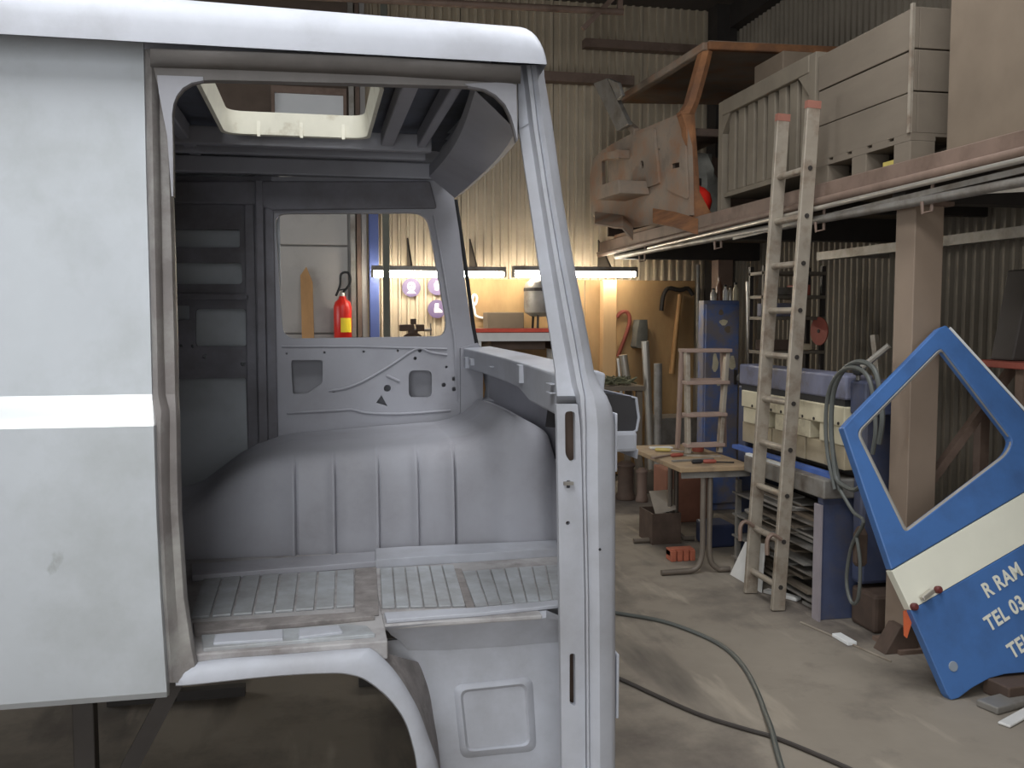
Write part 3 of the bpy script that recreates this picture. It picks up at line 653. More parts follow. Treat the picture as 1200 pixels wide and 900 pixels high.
B().box(vx + .03, vx + .10, 8.38, 8.46, bz + .06, bz + .12).build('sliding_jaw', darkjunk, vt, bevel=.008)
B().tube([(vx - .02, 8.42, bz + .07), (vx + .17, 8.42, bz + .07)], .014, 8).build('screw', steelgrey, vt)
B().tube([(vx + .16, 8.42, bz + .02), (vx + .16, 8.42, bz + .13)], .007, 8).build('handle', steelgrey, vt)
B().box(vx - .02, vx + .03, 8.40, 8.44, bz + .12, bz + .17).build('anvil', darkjunk, vt, bevel=.006)

# ------------------------------------------------------------------ beyond the windscreen opening
rx0, rx1 = PY(556, 390, 8.3).x, PY(683, 390, 8.3).x
rz0 = PY(600, 388, 8.3).z
rk = thing('steel_bench', 'pale steel bench frame with a red top edge below the tubes', 'bench', ((rx0+rx1)/2, 8.55, 0))
B().box(rx0, rx1, 8.28, 8.95, rz0 - .015, rz0 + .02).build('bench_top', steelgrey, rk, bevel=.003)
B().box(rx0, rx1, 8.26, 8.28, rz0 - .01, rz0 + .025).build('red_edge', mat('bright_red_edge', C(226, 92, 70), .5, 0, .1, 8), rk)
B().box(rx0, rx1, 8.27, 8.31, rz0 - .09, rz0 - .016).build('front_rail', whitepaint, rk)
for x in (rx0, rx0 + .82, rx1 - .06):
    B().box(x, x + .06, 8.28, 8.34, 0, rz0 - .015).build('leg', whitepaint, rk, bevel=.003)
    B().box(x, x + .06, 8.88, 8.94, 0, rz0 - .015).build('leg', whitepaint, rk, bevel=.003)
for i, (x, w, h) in enumerate(((.16, .5, .13), (.74, .18, .1))):
    B().box(rx0 + x, rx0 + x + w, 8.33, 8.8, rz0 - .17, rz0 - .015 - .02*i).build('drawer', darkjunk, rk, bevel=.004)
o = B(); c = PY(636, 350, 8.62); o.lathe([(0, -.17), (.10, -.165), (.155, -.13), (.165, -.08), (.165, .10), (.15, .15), (.09, .19), (.03, .205), (0, .205)], (c.x, 8.68, c.z), 20)
wt = thing('compressed_air_tank', 'round grey tank standing on the red edged bench', 'tank', (c.x, 8.68, rz0 + .02))
o.build('vessel', steelgrey, wt, smooth=True)
B().tube([(c.x, 8.68, c.z + .19), (c.x, 8.68, c.z + .24), (c.x + .06, 8.68, c.z + .25)], .012, 8).build('pipe', steelgrey, wt)
B().lathe([(.168, .07), (.168, .10), (.166, .10), (.166, .07)], (c.x, 8.68, c.z), 20).build('band', steeldark, wt)
for an in (0, 2.1, 4.2): B().tube([(c.x + .11*math.cos(an), 8.68 + .11*math.sin(an), c.z - .15), (c.x + .12*math.cos(an), 8.68 + .12*math.sin(an), rz0 + .02)], .012, 6).build('foot', steeldark, wt)
a = PY(569, 366, 8.8); b = PY(612, 387, 8.8)
o = B().box(a.x, b.x, 8.72, 8.94, rz0 + .02, a.z)
tag(o.build('parts_box', dustcard, bevel=.006), 'flat tan box standing on the red edged bench by the tank', 'box')
o = B(); o.tube(cat([wallY(x, y, .04) for x, y in [(555,347),(553,352),(557,357),(559,349),(556,345),(553,350),(556,362),(558,370),(568,373)]], 3), .012, 6)
tag(o.build('hanging_cable', whitepaint, smooth=True), 'white looped cable hanging on the plywood', 'cable')

# far wall tools right of the pillar
def wtool(pts, r, m): return B().tube([wallY(x, y, .06) for x, y in pts], r, 8)
sh = thing('long_handled_tool', 'pickaxe with a long pale wooden handle hung on the plywood', 'tool', wallY(787, 440, .06))
B().tube([wallY(797, 345, .06), wallY(787, 438, .06)], [.022, .028], 10).build('handle', handle_wood, sh, smooth=True)
B().tube(cat([wallY(x, y, .06) for x, y in [(775,364),(777,348),(783,338),(797,340),(806,338),(812,346)]], 3), .022, 8).build('head', steeldark, sh, smooth=True)
o = B(); c = wallY(746, 395, .10)
o.loft([[Vector((c.x + (x-746)/F*9 + .01*math.sin(k*2+j), c.y - d, c.z - (y-395)/F*9)) for k, (x, d) in enumerate(((739+s, .0), (744+s*.5, .07), (752, .06), (758+s*.3, .02), (757, -.02), (742+s, -.03)))] for j, (y, s) in enumerate(((374, 3), (384, 1), (395, 0), (406, -1), (408, 2)))])
tag(o.build('hanging_rag', clothgrey, smooth=True), 'grey rag hanging on a nail at the wall', 'rag')
o = B(); o.tube(cat([wallY(x, y, .07) for x, y in [(723,372),(728,366),(735,366),(738,374),(735,388),(727,410),(724,418)]], 3), .02, 6)
tag(o.build('red_hose', dullred, smooth=True), 'dull red hose looped on the plywood by the post', 'hose')
o = B(); o.tube([PY(703, 348, 8.42), PY(707, 420, 8.42)], .014, 8)
# pipes standing on the floor
def stand(px, pyt, pyb, Y, r, m, name, label, cat_, lean=.0, grp=None):
    b = PY(px[1], pyb, Y); t = PY(px[0], pyt, Y + lean); d = t - b; f = b - d * (b.z / d.z)
    o = tag(B().tube([f, t], r, 12).build(name, m, smooth=True), label, cat_, grp); return o
stand((756, 762), 400, 515, 8.25, .036, brightpipe, 'exhaust_pipe', 'bright metal pipe leaning beside the grey rag', 'pipe')
stand((771, 771), 426, 560, 7.7, .036, steelgrey, 'steel_tube', 'dull grey steel tube upright in front of the plywood', 'pipe')
stand((730, 735), 416, 450, 8.5, .04, brightpipe, 'short_tube', 'short pale tube standing beside the wooden post', 'pipe')
stand((724, 727), 420, 450, 8.55, .012, whitepaint, 'thin_rod', 'thin white rod standing beside the wooden post', 'rod')
stand((818, 818), 310, 450, 8.6, .02, steelgrey, 'wall_conduit', 'thin grey conduit up the wall behind the blue locker', 'pipe')
o = B(); a = PY(784, 490, 8.4); o.box(a.x - .1, a.x + .35, 8.4, 8.8, 0, a.z)
tag(o.build('plain_cabinet', steelgrey, bevel=.006), 'low grey cabinet against the wall behind the step ladder', 'cabinet')
# twiggy junk on a ledge above the nose panel
jx0, jx1 = PY(696, 450, 8.0).x, PY(752, 450, 8.0).x; jz = PY(720, 452, 8.0).z
jb = thing('junk_bench', 'low wooden bench heaped with junk behind the van nose', 'bench', ((jx0+jx1)/2, 8.1, 0))
B().box(jx0, jx1, 7.9, 8.3, jz - .04, jz).build('bench_top', dustwood, jb)
for x in (jx0 + .02, jx1 - .07):
    for y in (7.92, 8.22): B().box(x, x + .05, y, y + .05, 0, jz - .04).build('leg', dustwood, jb)
o = B()
for i in range(46):
    x = random.uniform(jx0 + .05, jx1 - .08); y = random.uniform(7.95, 8.25); p = Vector((x, y, jz + .012))
    o.tube(cat([p, p + Vector((random.uniform(-.1, .1), random.uniform(-.04, .04), random.uniform(.02, .07))), p + Vector((random.uniform(-.16, .16), random.uniform(-.05, .05), random.uniform(0, .03)))], 2), random.uniform(.004, .010), 5)
tag(o.build('wire_tangle', greenjunk), 'tangled green grey wire heap on the junk bench', 'wire', kind='stuff')
for i, (px, py, w, h, m, lab) in enumerate(((733, 585, .14, .34, darkjunk, 'brown oily block standing below the junk bench'), (742, 580, .10, .26, dustwood, 'grey timber offcut standing below the junk bench'), (752, 588, .09, .30, steelbrown, 'rust brown drum part below the junk bench'), (762, 578, .12, .22, dustwood, 'thin timber block beside the steel tube'))):
    p = PZ(px, py); o = B()
    if i in (0, 2): o.lathe([(0, 0), (w*.6, 0), (w*.62, h*.1), (w*.5, h*.2), (w*.5, h*.8), (w*.62, h*.9), (w*.3, h), (0, h)], p, 14)
    else: o.plate([p + Vector(q) for q in ((-w/2, 0, 0), (w/2, 0, 0), (w/2 + .02, 0, h), (-w/2 + .03, 0, h*.86))], (0, .08, 0))
    tag(o.build(('machine_part', 'timber_offcut')[i % 2], m, bevel=.006, smooth=(i in (0, 2))), lab, ('part', 'offcut')[i % 2])

# ------------------------------------------------------------------ mezzanine shelf
SX, SZ = 2.66, 2.325
PXC, PYC = 2.72, 3.93
sh = thing('mezzanine_shelf', 'heavy dusty storage mezzanine with steel edge along the right wall', 'shelf', (3.25, 5.6, 0))
SY0, SY1 = 2.2, 8.75
nb = 26
for i in range(nb):
    y0 = SY0 + (SY1 - SY0) * i / nb; y1 = SY0 + (SY1 - SY0) * (i + 1) / nb - .006
    B().box(SX + .02, WX, y0, y1, SZ - .03, SZ).build('deck_plank', dustwood, sh)
B().box(SX, SX + .05, SY0, SY1, SZ - .10, SZ - .005).build('edge_beam', steelbrown, sh, bevel=.004)
B().box(SX - .03, SX + .05, SY0, SY1, SZ - .115, SZ - .10).build('edge_flange', steelbrown, sh)
for y in (2.5, PYC + .075, 6.1, 8.3):
    B().box(SX + .02, WX, y - .05, y + .05, SZ - .19, SZ - .03).build('cross_beam', steeldark, sh)
for y in (3.4, 5.2, 7.2):
    B().box(SX + .02, WX, y - .03, y + .03, SZ - .10, SZ - .03).build('joist', steeldark, sh)
def post(x, y): 
    m = B(); m.box(x, x + .15, y, y + .02, 0, SZ - .19); m.box(x, x + .15, y + .13, y + .15, 0, SZ - .19); m.box(x + .065, x + .085, y + .02, y + .13, 0, SZ - .19)
    return m
B().box(PXC, PXC + .15, PYC, PYC + .15, 0, SZ - .19).build('column', mat('column_paint', C(142, 124, 108), .6, .05, .08, 4, .03), sh, bevel=.004)
B().box(3.65, 3.80, 8.22, 8.37, 0, SZ - .19).build('column', steelbrown, sh, bevel=.004)
B().box(PXC - .04, PXC + .19, PYC - .04, PYC + .19, 0, .02).build('base_plate', steelbrown, sh)
B().box(PXC - .03, PXC + .18, PYC - .03, PYC + .18, SZ - .21, SZ - .19).build('cap_plate', steelbrown, sh)
a = PX(1128, 530, 3.2); 
B().bar((PXC + .13, PYC + .08, .75), (PXC + .62, PYC + .08, 1.36), .04, .04).build('diagonal_brace', steelbrown, sh)
# under-shelf rail on the wall
B().box(3.62, 3.68, SY0, 6.4, 2.02, 2.08).build('wall_rail', steelgrey, sh)
for y in (2.6, 4.4, 6.2): B().box(3.64, WX + .01, y, y + .04, 2.03, 2.07).build('rail_bracket', steelgrey, sh)
# long stock stored on hooks below the edge
def stock(a, b, X, r, m, label, square=False, ext=.35):
    p, q = PX(*a, X), PX(*b, X); d = (q - p); q = q + d.normalized() * ext
    o = B()
    if square: o.bar(p, q, r*1.2, r*2)
    else: o.tube([p, q], r, 10)
    tag(o.build('stored_bar' if square else 'stored_pipe', m, smooth=not square), label, 'bar' if square else 'pipe', 'long stock hung below the mezzanine edge')
stock((702, 299), (1200, 178), 2.632, .022, steelbrown, 'rusty brown pipe directly below the mezzanine edge flange')
stock((760, 291), (1200, 187), 2.605, .013, brightpipe, 'thin bright tube among the long stock')
stock((722, 301), (1200, 213), 2.632, .022, steelgrey, 'thick grey tube lowest of the long stock')
stock((860, 279), (1200, 199), 2.625, .012, steelgrey, 'flat grey bar among the long stock', True)
stock((1085, 228), (1200, 222), 2.63, .009, brightpipe, 'bright thin strip at the front end of the long stock', True, .2)
for y in (3.7, 4.6, 5.9, 7.4):
    B().tube([(SX - .02, y, SZ - .10), (SX - .02, y, SZ - .26), (SX - .065, y, SZ - .27), (SX - .07, y, SZ - .22)], .008, 6).build('stock_hook', steelbrown, sh)

# ------------------------------------------------------------------ rusty cab on the shelf
cabn = Vector((2.0, .17, 0)).normalized(); cab0 = Vector((2.60, 6.42, 0))
CB = thing('rusty_cab_shell', 'rusty cut-off truck cab shell lying on the mezzanine', 'truck cab', (3.1, 7.4, SZ))
def cf(x, y, off=0.0): return PP(x, y, cab0 - cabn*off, cabn)
def cfl(pts, off=0.0, r=0): return [cf(x, y, off) for x, y in (rnd(pts, r, 3) if r else pts)]
B().plate(cfl([(695,186),(706,176),(722,166),(741,156),(770,144),(796,133),(803,130),(806,150),(808,200),(809,252),(800,256),(770,262),(745,266),(720,268),(700,262),(693,249),(691,210)]), cabn*.03,
          [cfl([(705,189),(712.5,187),(713,222),(706,225)]), cfl(circ(752, 193, 2.2, 10, 5)), cfl([(787,192),(796,190),(796,196),(787,198)]), cfl(circ(758, 162, 1.6, 8, 3)), cfl(circ(744, 196, 1.2)), cfl(circ(748, 180, 1)), cfl(circ(772, 175, 1)), cfl(circ(772, 190, 1))]).build('front_bulkhead', rustgrey, CB)
B().plate(cfl([(778,180),(803,169),(805,214),(806,234),(780,222)], .012, 3), cabn*.012, [cfl([(787,192),(796,190),(796,196),(787,198)], .012)]).build('inspection_panel', rustgrey, CB, bevel=.003)
B().plate(cfl([(740,160),(766,150),(772,215),(742,225)], .02, 2), cabn*.02, [cfl(circ(752, 193, 2.2, 10, 5), .02)]).build('heater_panel', rustgrey, CB, bevel=.004)
# protruding step bracket and lower flaps
q = [cf(733, 220), cf(760, 212), cf(762, 228), cf(733, 236)]
B().plate(q, -cabn*.26).build('step_bracket', rustgrey, CB, bevel=.01)
B().plate([cf(715, 181), cf(738, 176), cf(738, 186), cf(718, 188)], -cabn*.10).build('ledge', rustgrey, CB, bevel=.004)
def flap(pts, m, name, o2):
    r0 = [cf(x, y) for x, y in pts]; r1 = [cf(x, y, o2) + Vector((0, 0, -.10)) for x, y in pts]
    B().loft([r0, r1], closed=False).build(name, m, CB, solid=.01)
flap([(697, 248), (730, 252), (742, 266)], rustgrey, 'lower_flap', .22)
flap([(765, 244), (790, 248), (818, 256)], rust, 'lower_flap', .16)
# A pillar and door post, orange rust
ct = PY(826, 56, 6.45)
o = B(); rows = []
for (xa, xb, y) in ((798, 814, 134), (807, 820, 118), (812, 825, 100), (818, 831, 78), (823, 835, 60)):
    a_, b_ = PY(xa, y, 6.42), PY(xb, y, 6.42); rows.append([a_, (a_ + b_)/2 + Vector((0, -.025, 0)), b_, b_ + Vector((0, .09, 0)), a_ + Vector((0, .09, 0))])
o.loft(rows).build('windscreen_pillar', rust, CB, smooth=True, ang=50)
rows = []
for (xa, xb, y) in ((798, 814, 130), (804, 815, 150), (806, 818, 190), (808, 820, 225), (808, 830, 244), (806, 838, 256)):
    a_, b_ = PY(xa, y, 6.42), PY(xb, y, 6.42); rows.append([a_, (a_ + b_)/2 + Vector((0, -.02, 0)), b_, b_ + Vector((0, .09, 0)), a_ + Vector((0, .09, 0))])
B().loft(rows).build('door_post', rust, CB, smooth=True, ang=50)
# windscreen top rail, far pillar, roof rails and roof
nt_, ft_ = PY(829, 54, 6.44), cf(737, 113)
ft_ = Vector((ft_.x + .12, 8.36, nt_.z - .02)); fb_ = cf(741, 156) + Vector((.02, -.05, 0))
B().bar(nt_, ft_, .07, .06).build('windscreen_top_rail', rustgrey, CB, bevel=.012)
B().bar(fb_, ft_, .05, .06).build('windscreen_pillar', rustgrey, CB, bevel=.01)
rr = Vector((3.78, 6.44, nt_.z + .02))
B().bar(nt_, rr, .06, .06).build('roof_side_rail', rust, CB, bevel=.012)
B().plate([nt_ + Vector((.02, .02, .035)), rr + Vector((0, .02, .03)), Vector((3.78, 8.36, rr.z + .03)), ft_ + Vector((.02, 0, .035))], (0, 0, .012)).build('roof_skin', rustgrey, CB)
B().box(3.76, 3.78, 6.42, 8.36, SZ + .03, rr.z + .02).build('back_panel', darkjunk, CB)
B().box(2.62, 3.78, 8.34, 8.37, SZ + .02, fb_.z).build('side_panel', darkjunk, CB)
B().box(2.68, 3.78, 6.44, 8.36, SZ + .002, SZ + .03).build('cab_floor', rustgrey, CB)
B().box(2.66, 3.0, 6.6, 8.3, 2.93, 2.99).build('dash_panel', darkjunk, CB, bevel=.01)
# loose channel bracket standing up at the front
p = [cf(700, 98, .05), cf(716, 92, .05), cf(742, 146, .02), cf(728, 154, .02)]
ch = B().plate(p, -cabn*.04); ch.build('channel_bracket', steelgrey, CB, bevel=.006)
p = [cf(716, 92, .10), cf(728, 97, .10), cf(733, 112, .08), cf(727, 118, .08), cf(722, 106, .08)]
B().plate(p, -cabn*.03).build('channel_lug', steelgrey, CB, bevel=.006)
# red bottle and grey bag in the cab doorway
o = thing('red_gas_bottle', 'round red bottle in the doorway of the rusty cab', 'bottle', (2.76, 6.62, SZ + .03))
B().lathe([(0, 0), (.06, 0), (.10, .04), (.115, .10), (.10, .16), (.06, .20), (.025, .215), (.025, .24), (0, .24)], (2.76, 6.62, SZ + .03), 18).build('bottle', red, o, smooth=True)
B().lathe([(.03, .22), (.035, .22), (.035, .27), (.0, .27)], (2.76, 6.62, SZ + .03), 10).build('collar', steeldark, o)
o = B(); rows = []
for j in range(9):
    z = SZ + .03 + .5*j/8; r = .17*(1 - .5*(j/8)**2)
    rows.append([Vector((2.90 + r*(1 + .18*math.sin(k*2.3 + j*1.7))*math.cos(k*math.pi/6), 6.92 + r*(1 + .2*math.cos(k*1.9 - j))*math.sin(k*math.pi/6), z)) for k in range(12)])
o.loft(rows)
tag(o.build('crumpled_bag', clothgrey, smooth=True, ang=30), 'crumpled grey bag inside the rusty cab doorway', 'bag')

# ------------------------------------------------------------------ crates on the shelf
FX = 2.70
def sy(px, X=FX): return PX(px, 200, X).y
y1, y0 = sy(841), sy(953); zt = PX(841, 122, FX).z; zt = 3.06
cr = thing('steel_stillage', 'dusty ribbed steel stillage on legs next to the rusty cab', 'crate', (3.15, (y0+y1)/2, SZ))
XB = 3.55
for y in (y0, y1 - .07):
    for x in (FX, XB - .07): B().box(x, x + .07, y, y + .07, SZ, zt).build('corner_post', stillage, cr, bevel=.004)
B().box(FX - .005, FX + .045, y0 + .07, y1 - .07, zt - .10, zt).build('top_rail', stillage, cr, bevel=.006)
B().box(XB - .05, XB, y0 + .07, y1 - .07, zt - .10, zt).build('top_rail', stillage, cr)
for y in (y0 + .01, y1 - .05): B().box(FX + .07, XB - .07, y, y + .04, zt - .10, zt).build('top_rail', stillage, cr)
for s, y in ((1, y0 + .07), (-1, y1 - .07)):
    B().plate([(FX, y, zt - .10), (FX, y + s*.12, zt - .10), (FX, y, zt - .22)], (.04, 0, 0)).build('gusset', stillage, cr)
B().box(FX + .045, FX + .055, y0 + .07, y1 - .07, SZ + .11, zt - .10).build('side_sheet', stillage, cr)
nr = 8
for i in range(nr):
    yy = y0 + .09 + (y1 - y0 - .18) * i / nr
    B().box(FX + .018, FX + .046, yy, yy + (y1 - y0 - .18)/nr*.68, SZ + .12, zt - .10).build('rib', stillage, cr, bevel=.006)
B().box(FX + .05, XB - .05, y0 + .02, y0 + .03, SZ + .11, zt - .10).build('side_sheet', stillage, cr)
B().box(FX + .05, XB - .05, y1 - .03, y1 - .02, SZ + .11, zt - .10).build('side_sheet', stillage, cr)
B().box(XB - .05, XB - .04, y0 + .07, y1 - .07, SZ + .11, zt - .10).build('side_sheet', stillage, cr)
B().box(FX + .02, XB - .02, y0 + .02, y1 - .02, SZ + .09, SZ + .12).build('base', stillage, cr)
B().box(FX + .06, XB - .06, y0 + .04, y1 - .04, zt - .03, zt - .005).build('lid', dustcard, cr)
# small carton on it
o = B().box(2.98, 3.35, 5.75, 6.16, zt, zt + .27); tag(o.build('carton', dustcard, bevel=.008), 'small carton lying on top of the ribbed stillage', 'box')
# pallet collar box
y1b, y0b = sy(955) - .005, sy(1066); ztb = PX(1010, 38, FX).z
pb_ = thing('pallet_collar_box', 'dusty timber box of stacked boards on a pallet', 'crate', (3.15, (y0b+y1b)/2, SZ))
zb0 = SZ + .13
for i in range(3):
    yy = y0b + (y1b - y0b - .13) * i / 2
    for x in (FX, 3.06, 3.42): B().box(x, x + .13, yy, yy + .13, SZ + .0, SZ + .095).build('pallet_block', dustwood, pb_, bevel=.004)
for x in (FX, 3.06, 3.42): B().box(x, x + .13, y0b, y1b, SZ + .095, SZ + .115).build('pallet_bearer', dustwood, pb_)
for i in range(5): 
    yy = y0b + (y1b - y0b - .13) * i / 4; B().box(FX, 3.55, yy, yy + .13, SZ + .115, zb0).build('pallet_deck_board', dustwood, pb_)
nbd = 3
for i in range(nbd):
    za = zb0 + (ztb - zb0) * i / nbd; zc = zb0 + (ztb - zb0) * (i + 1) / nbd - .006
    B().box(FX + .005 + .004*(i % 2), FX + .03, y0b, y1b, za, zc).build('side_board', dustwood, pb_, bevel=.003)
    B().box(3.52, 3.545, y0b, y1b, za, zc).build('side_board', dustwood, pb_)
    B().box(FX + .03, 3.52, y0b, y0b + .025, za, zc).build('end_board', dustwood, pb_, bevel=.003)
    B().box(FX + .03, 3.52, y1b - .025, y1b, za, zc).build('end_board', dustwood, pb_)
B().box(FX + .03, 3.52, y0b + .03, y1b - .03, ztb - .05, ztb - .03).build('lid', dustwood, pb_)
B().box(FX - .008, FX + .006, y0b + .0, y0b + .02, zb0, ztb + .01).build('corner_strap', alu, pb_)
# big carton
y1c = sy(1107, 2.73)
bc = thing('large_carton', 'tall dusty cardboard carton beside the timber pallet box', 'box', (3.2, y1c - .5, SZ))
B().box(2.73, 3.6, y1c - 1.05, y1c, SZ, SZ + .95).build('body', dustcard, bc, bevel=.012)
B().box(2.725, 3.605, y1c - 1.055, y1c + .005, SZ + .95, SZ + 1.12).build('lid', dustcard, bc, bevel=.012)
B().box(2.723, 2.73, y1c - .56, y1c - .50, SZ + .3, SZ + .95).build('tape', mat('parcel_tape', C(160, 140, 110), .4), bc)
o = B().box(2.73, 2.86, 4.13, 4.22, SZ, SZ + .035); tag(o.build('yellow_offcut', mat('dusty_yellow', C(188, 170, 90), .7), bevel=.004), 'small yellow offcut between the pallet box and tall carton', 'offcut')

# ------------------------------------------------------------------ ladder against the shelf
f1, f2 = PZ(885, 700), PZ(918, 720); t1, t2 = PX(910, 139, 2.58), PX(946, 124, 2.58)
f1.x = f2.x = 2.435
y1, y2 = (f1.y + t1.y)/2, (f2.y + t2.y)/2; zt = (t1.z + t2.z)/2
def lx(z): return 2.435 + (2.58 - 2.435) * z / zt
ld = thing('aluminium_ladder', 'tall worn aluminium ladder leaning against the mezzanine edge', 'ladder', (2.435, (y1+y2)/2, 0))
for y in (y1, y2):
    st_ = B().bar((lx(0), y, 0.005), (lx(zt), y, zt), .030, .075, (1, 0, 0)).build('stile', alu, ld, bevel=.004)
    B().bar((lx(zt - .03), y, zt - .03), (lx(zt + .01), y, zt + .01), .033, .078, (1, 0, 0)).build('red_cap', mat('faded_red_cap', C(140, 92, 78), .7), ld)
k = 0; z = .135
while z < zt - .1:
    B().tube([(lx(z), y1, z), (lx(z), y2, z)], .018, 10).build('rung', alu, ld, smooth=True)
    for y, s in ((y2, -1),):
        B().tube([(lx(z), y - .020, z), (lx(z), y - .010, z)], .013, 8).build('rivet', steeldark, ld)
    z += .2505
for y in (y1, y2): B().tube(cat([(lx(.42) - .02, y - .02, .40), (lx(.42) - .07, y - .02, .43), (lx(.42) - .10, y - .02, .40), (lx(.42) - .10, y - .02, .32)], 3), .012, 6).build('hook', steelbrown, ld, smooth=True)

# ------------------------------------------------------------------ guillotine shear under the shelf
MX = 2.67; MY0, MY1 = 4.40, 5.66
mc = thing('guillotine_shear', 'blue and cream sheet metal guillotine shear behind the ladder', 'machine', (2.95, 5.0, 0))
def mz(px, py): return PX(px, py, MX).z
B().box(MX, MX + .16, MY0, MY1, 1.17, 1.30).build('top_beam', machgrey, mc, bevel=.012)
B().box(MX + .01, MX + .13, MY0 + .02, MY1 - .02, 1.135, 1.17).build('blade_slot', rubber, mc)
B().box(MX - .005, MX + .10, MY0, MY1 - .05, 1.03, 1.135).build('clamp_beam', machcream, mc, bevel=.006)
for i in range(9):
    y = MY0 + .05 + i*.125; B().lathe([(0, 0), (.009, 0), (.009, .006), (0, .006)], (MX - .004, y, 1.045), 6, (-1, 0, 0)).build('bolt', steeldark, mc)
for i, (ya, yb, w) in enumerate(((4.42, 4.66, 0), (4.76, 5.17, 0), (5.25, 5.6, 0))):
    B().box(MX + .005, MX + .09, ya, yb, .93, 1.028).build('clamp_block', machcream, mc, bevel=.005)
for i in range(6):
    ya = MY0 + .02 + i*.205; B().box(MX + .015 + .006*(i % 2), MX + .10, ya, ya + .195, .80, .928).build('guard_plate', mat('dull_cream_plate', C(166, 152, 126), .6, .1, .12, 8, .03), mc, bevel=.004)
B().box(MX + .10, MX + .13, MY0, MY1, .66, 1.17).build('back_plate', steeldark, mc)
B().box(MX - .11, MX + .10, MY0, 5.34, .655, .755).build('bed', steelgrey, mc, bevel=.008)
B().box(MX - .05, MX - .0, MY0 + .04, MY1 - .02, .755, .778).build('blue_gauge', scaleblue, mc)
B().box(MX - .105, MX - .075, 4.85, 5.33, .755, .768).build('white_scale', whitepaint, mc)
B().box(MX + .05, MX + .40, MY0 - .10, MY0 - .005, .22, 1.16).build('end_frame', machblue, mc, bevel=.02)
o = B(); cy0 = MY0 - .16; rows = []
for j in range(9):
    an = math.pi * j / 8; rows.append([Vector((MX + .17 - .13*math.cos(an), cy0 - d, 1.12 + .16*math.sin(an))) for d in (0, .07)])
o.loft(rows, closed=False); o.plate([r[1] for r in rows], (0, -.004, 0)); o.build('crank_cover', machblue, mc, solid=.006)
B().box(MX + .02, MX + .32, cy0 - .0, MY0 - .005, 1.10, 1.28).build('gear_housing', machblue, mc, bevel=.015)
B().box(MX + .05, MX + .40, MY1 + .0, MY1 + .12, .10, 1.16).build('end_frame', machblue, mc, bevel=.02)
B().lathe([(0, 0), (.05, 0), (.05, .06), (0, .06)], (MX + .06, MY1 + .0, 1.20), 14, (0, 1, 0)).build('beam_cap', rubber, mc)
B().box(MX - .10, MX + .20, 4.44, 4.475, 0, .62).build('leg_plate', machblue, mc, bevel=.004)
B().box(MX - .112, MX - .10, 4.42, 4.49, 0, .62).build('leg_flange', mat('pale_worn_flange', C(140, 132, 136), .6), mc)
B().box(MX + .0, MX + .35, MY1 - .03, MY1 + .005, 0, .655).build('leg_plate', machblue, mc)
B().box(MX - .09, MX + .2, 4.44, 4.49, .62, .655).build('leg_cap', machblue, mc)
B().box(MX + .36, MX + .40, MY0, MY1, .1, 1.1).build('rear_plate', steeldark, mc)
# chrome lamp fitting on the leg
o = B().lathe([(0, 0), (.03, .004), (.035, .02), (.02, .05), (0, .055)], (MX - .15, 4.99, .66), 12, (-1, 0, 0))
# offcut rack inside the stand
ork = thing('offcut_rack', 'low steel rack under the shear filled with sheet offcuts', 'rack', (2.85, 5.1, 0))
lev = [.06, .20, .34, .48]
for z in lev: B().box(MX - .06, MX + .30, 4.52, 5.60, z - .012, z).build('rack_shelf', steelgrey, ork)
for y in (4.53, 5.55): 
    for x in (MX - .05, MX + .26): B().box(x, x + .03, y, y + .03, 0, .56).build('rack_post', steelgrey, ork)
mlist = [steelgrey, dustwood, mat('pale_zinc_scrap', C(170, 164, 156), .5, .3, .1, 8), alu, dustcard]
mn = ['grey steel', 'dusty timber', 'pale zinc', 'worn aluminium', 'brown board']
for li, z in enumerate(lev):
    zc = z + .001
    for k in range(7):
        h = random.uniform(.008, .02); m = random.randrange(5)
        if zc + h > z + .118: break
        L = random.uniform(.3, .7); w = random.uniform(.05, .22); yc = random.uniform(4.62 + L/2, 5.53 - L/2); xo = random.uniform(-.09, .0)
        o = B().plate([(MX + xo, yc - L/2, zc), (MX + xo + w, yc - L/2 + random.uniform(-.05, .05), zc), (MX + xo + w*.9, yc + L/2, zc), (MX + xo + .01, yc + L/2 - random.uniform(0, .08), zc)], (0, 0, h))
        tag(o.build('sheet_offcut', mlist[m]), '%s %s %s offcut on the %s shelf of the rack under the shear' % ('long' if L > .5 else 'short', 'wide' if w > .13 else 'narrow', mn[m], ('lowest', 'second lowest', 'second highest', 'highest')[li]), 'offcut', 'offcuts in the rack under the shear')
        zc += h + .001
# leaning scrap in front of the rack
def lean(px, pts, m, name, label, cat_, th=.006):
    o = B().plate(pts, Vector((th, 0, 0))); tag(o.build(name, m), label, cat_)
lean(0, [(2.49, 5.36, .002), (2.50, 4.96, .002), (2.56, 5.04, .27), (2.56, 5.30, .22)], paperwhite, 'white_sheet', 'crumpled white sheet leaning below the shear at the ladder foot', 'sheet')
for i, (px, py, L, an) in enumerate(((905, 700, .22, .5), (890, 668, .3, -.3), (940, 712, .12, .1))):
    p = PZ(px, py); R = Matrix.Rotation(an, 3, 'Z'); o = B().obox(p + Vector((.06, 0, .012)), (.05, L, .02), R)
    tag(o.build('floor_offcut', [paperwhite, dustwood, steelgrey][i], bevel=.003), ['narrow white strip on the floor at the ladder foot', 'dusty timber strip on the floor by the white sheet', 'short grey block on the floor by the blue leg plate'][i], 'offcut')
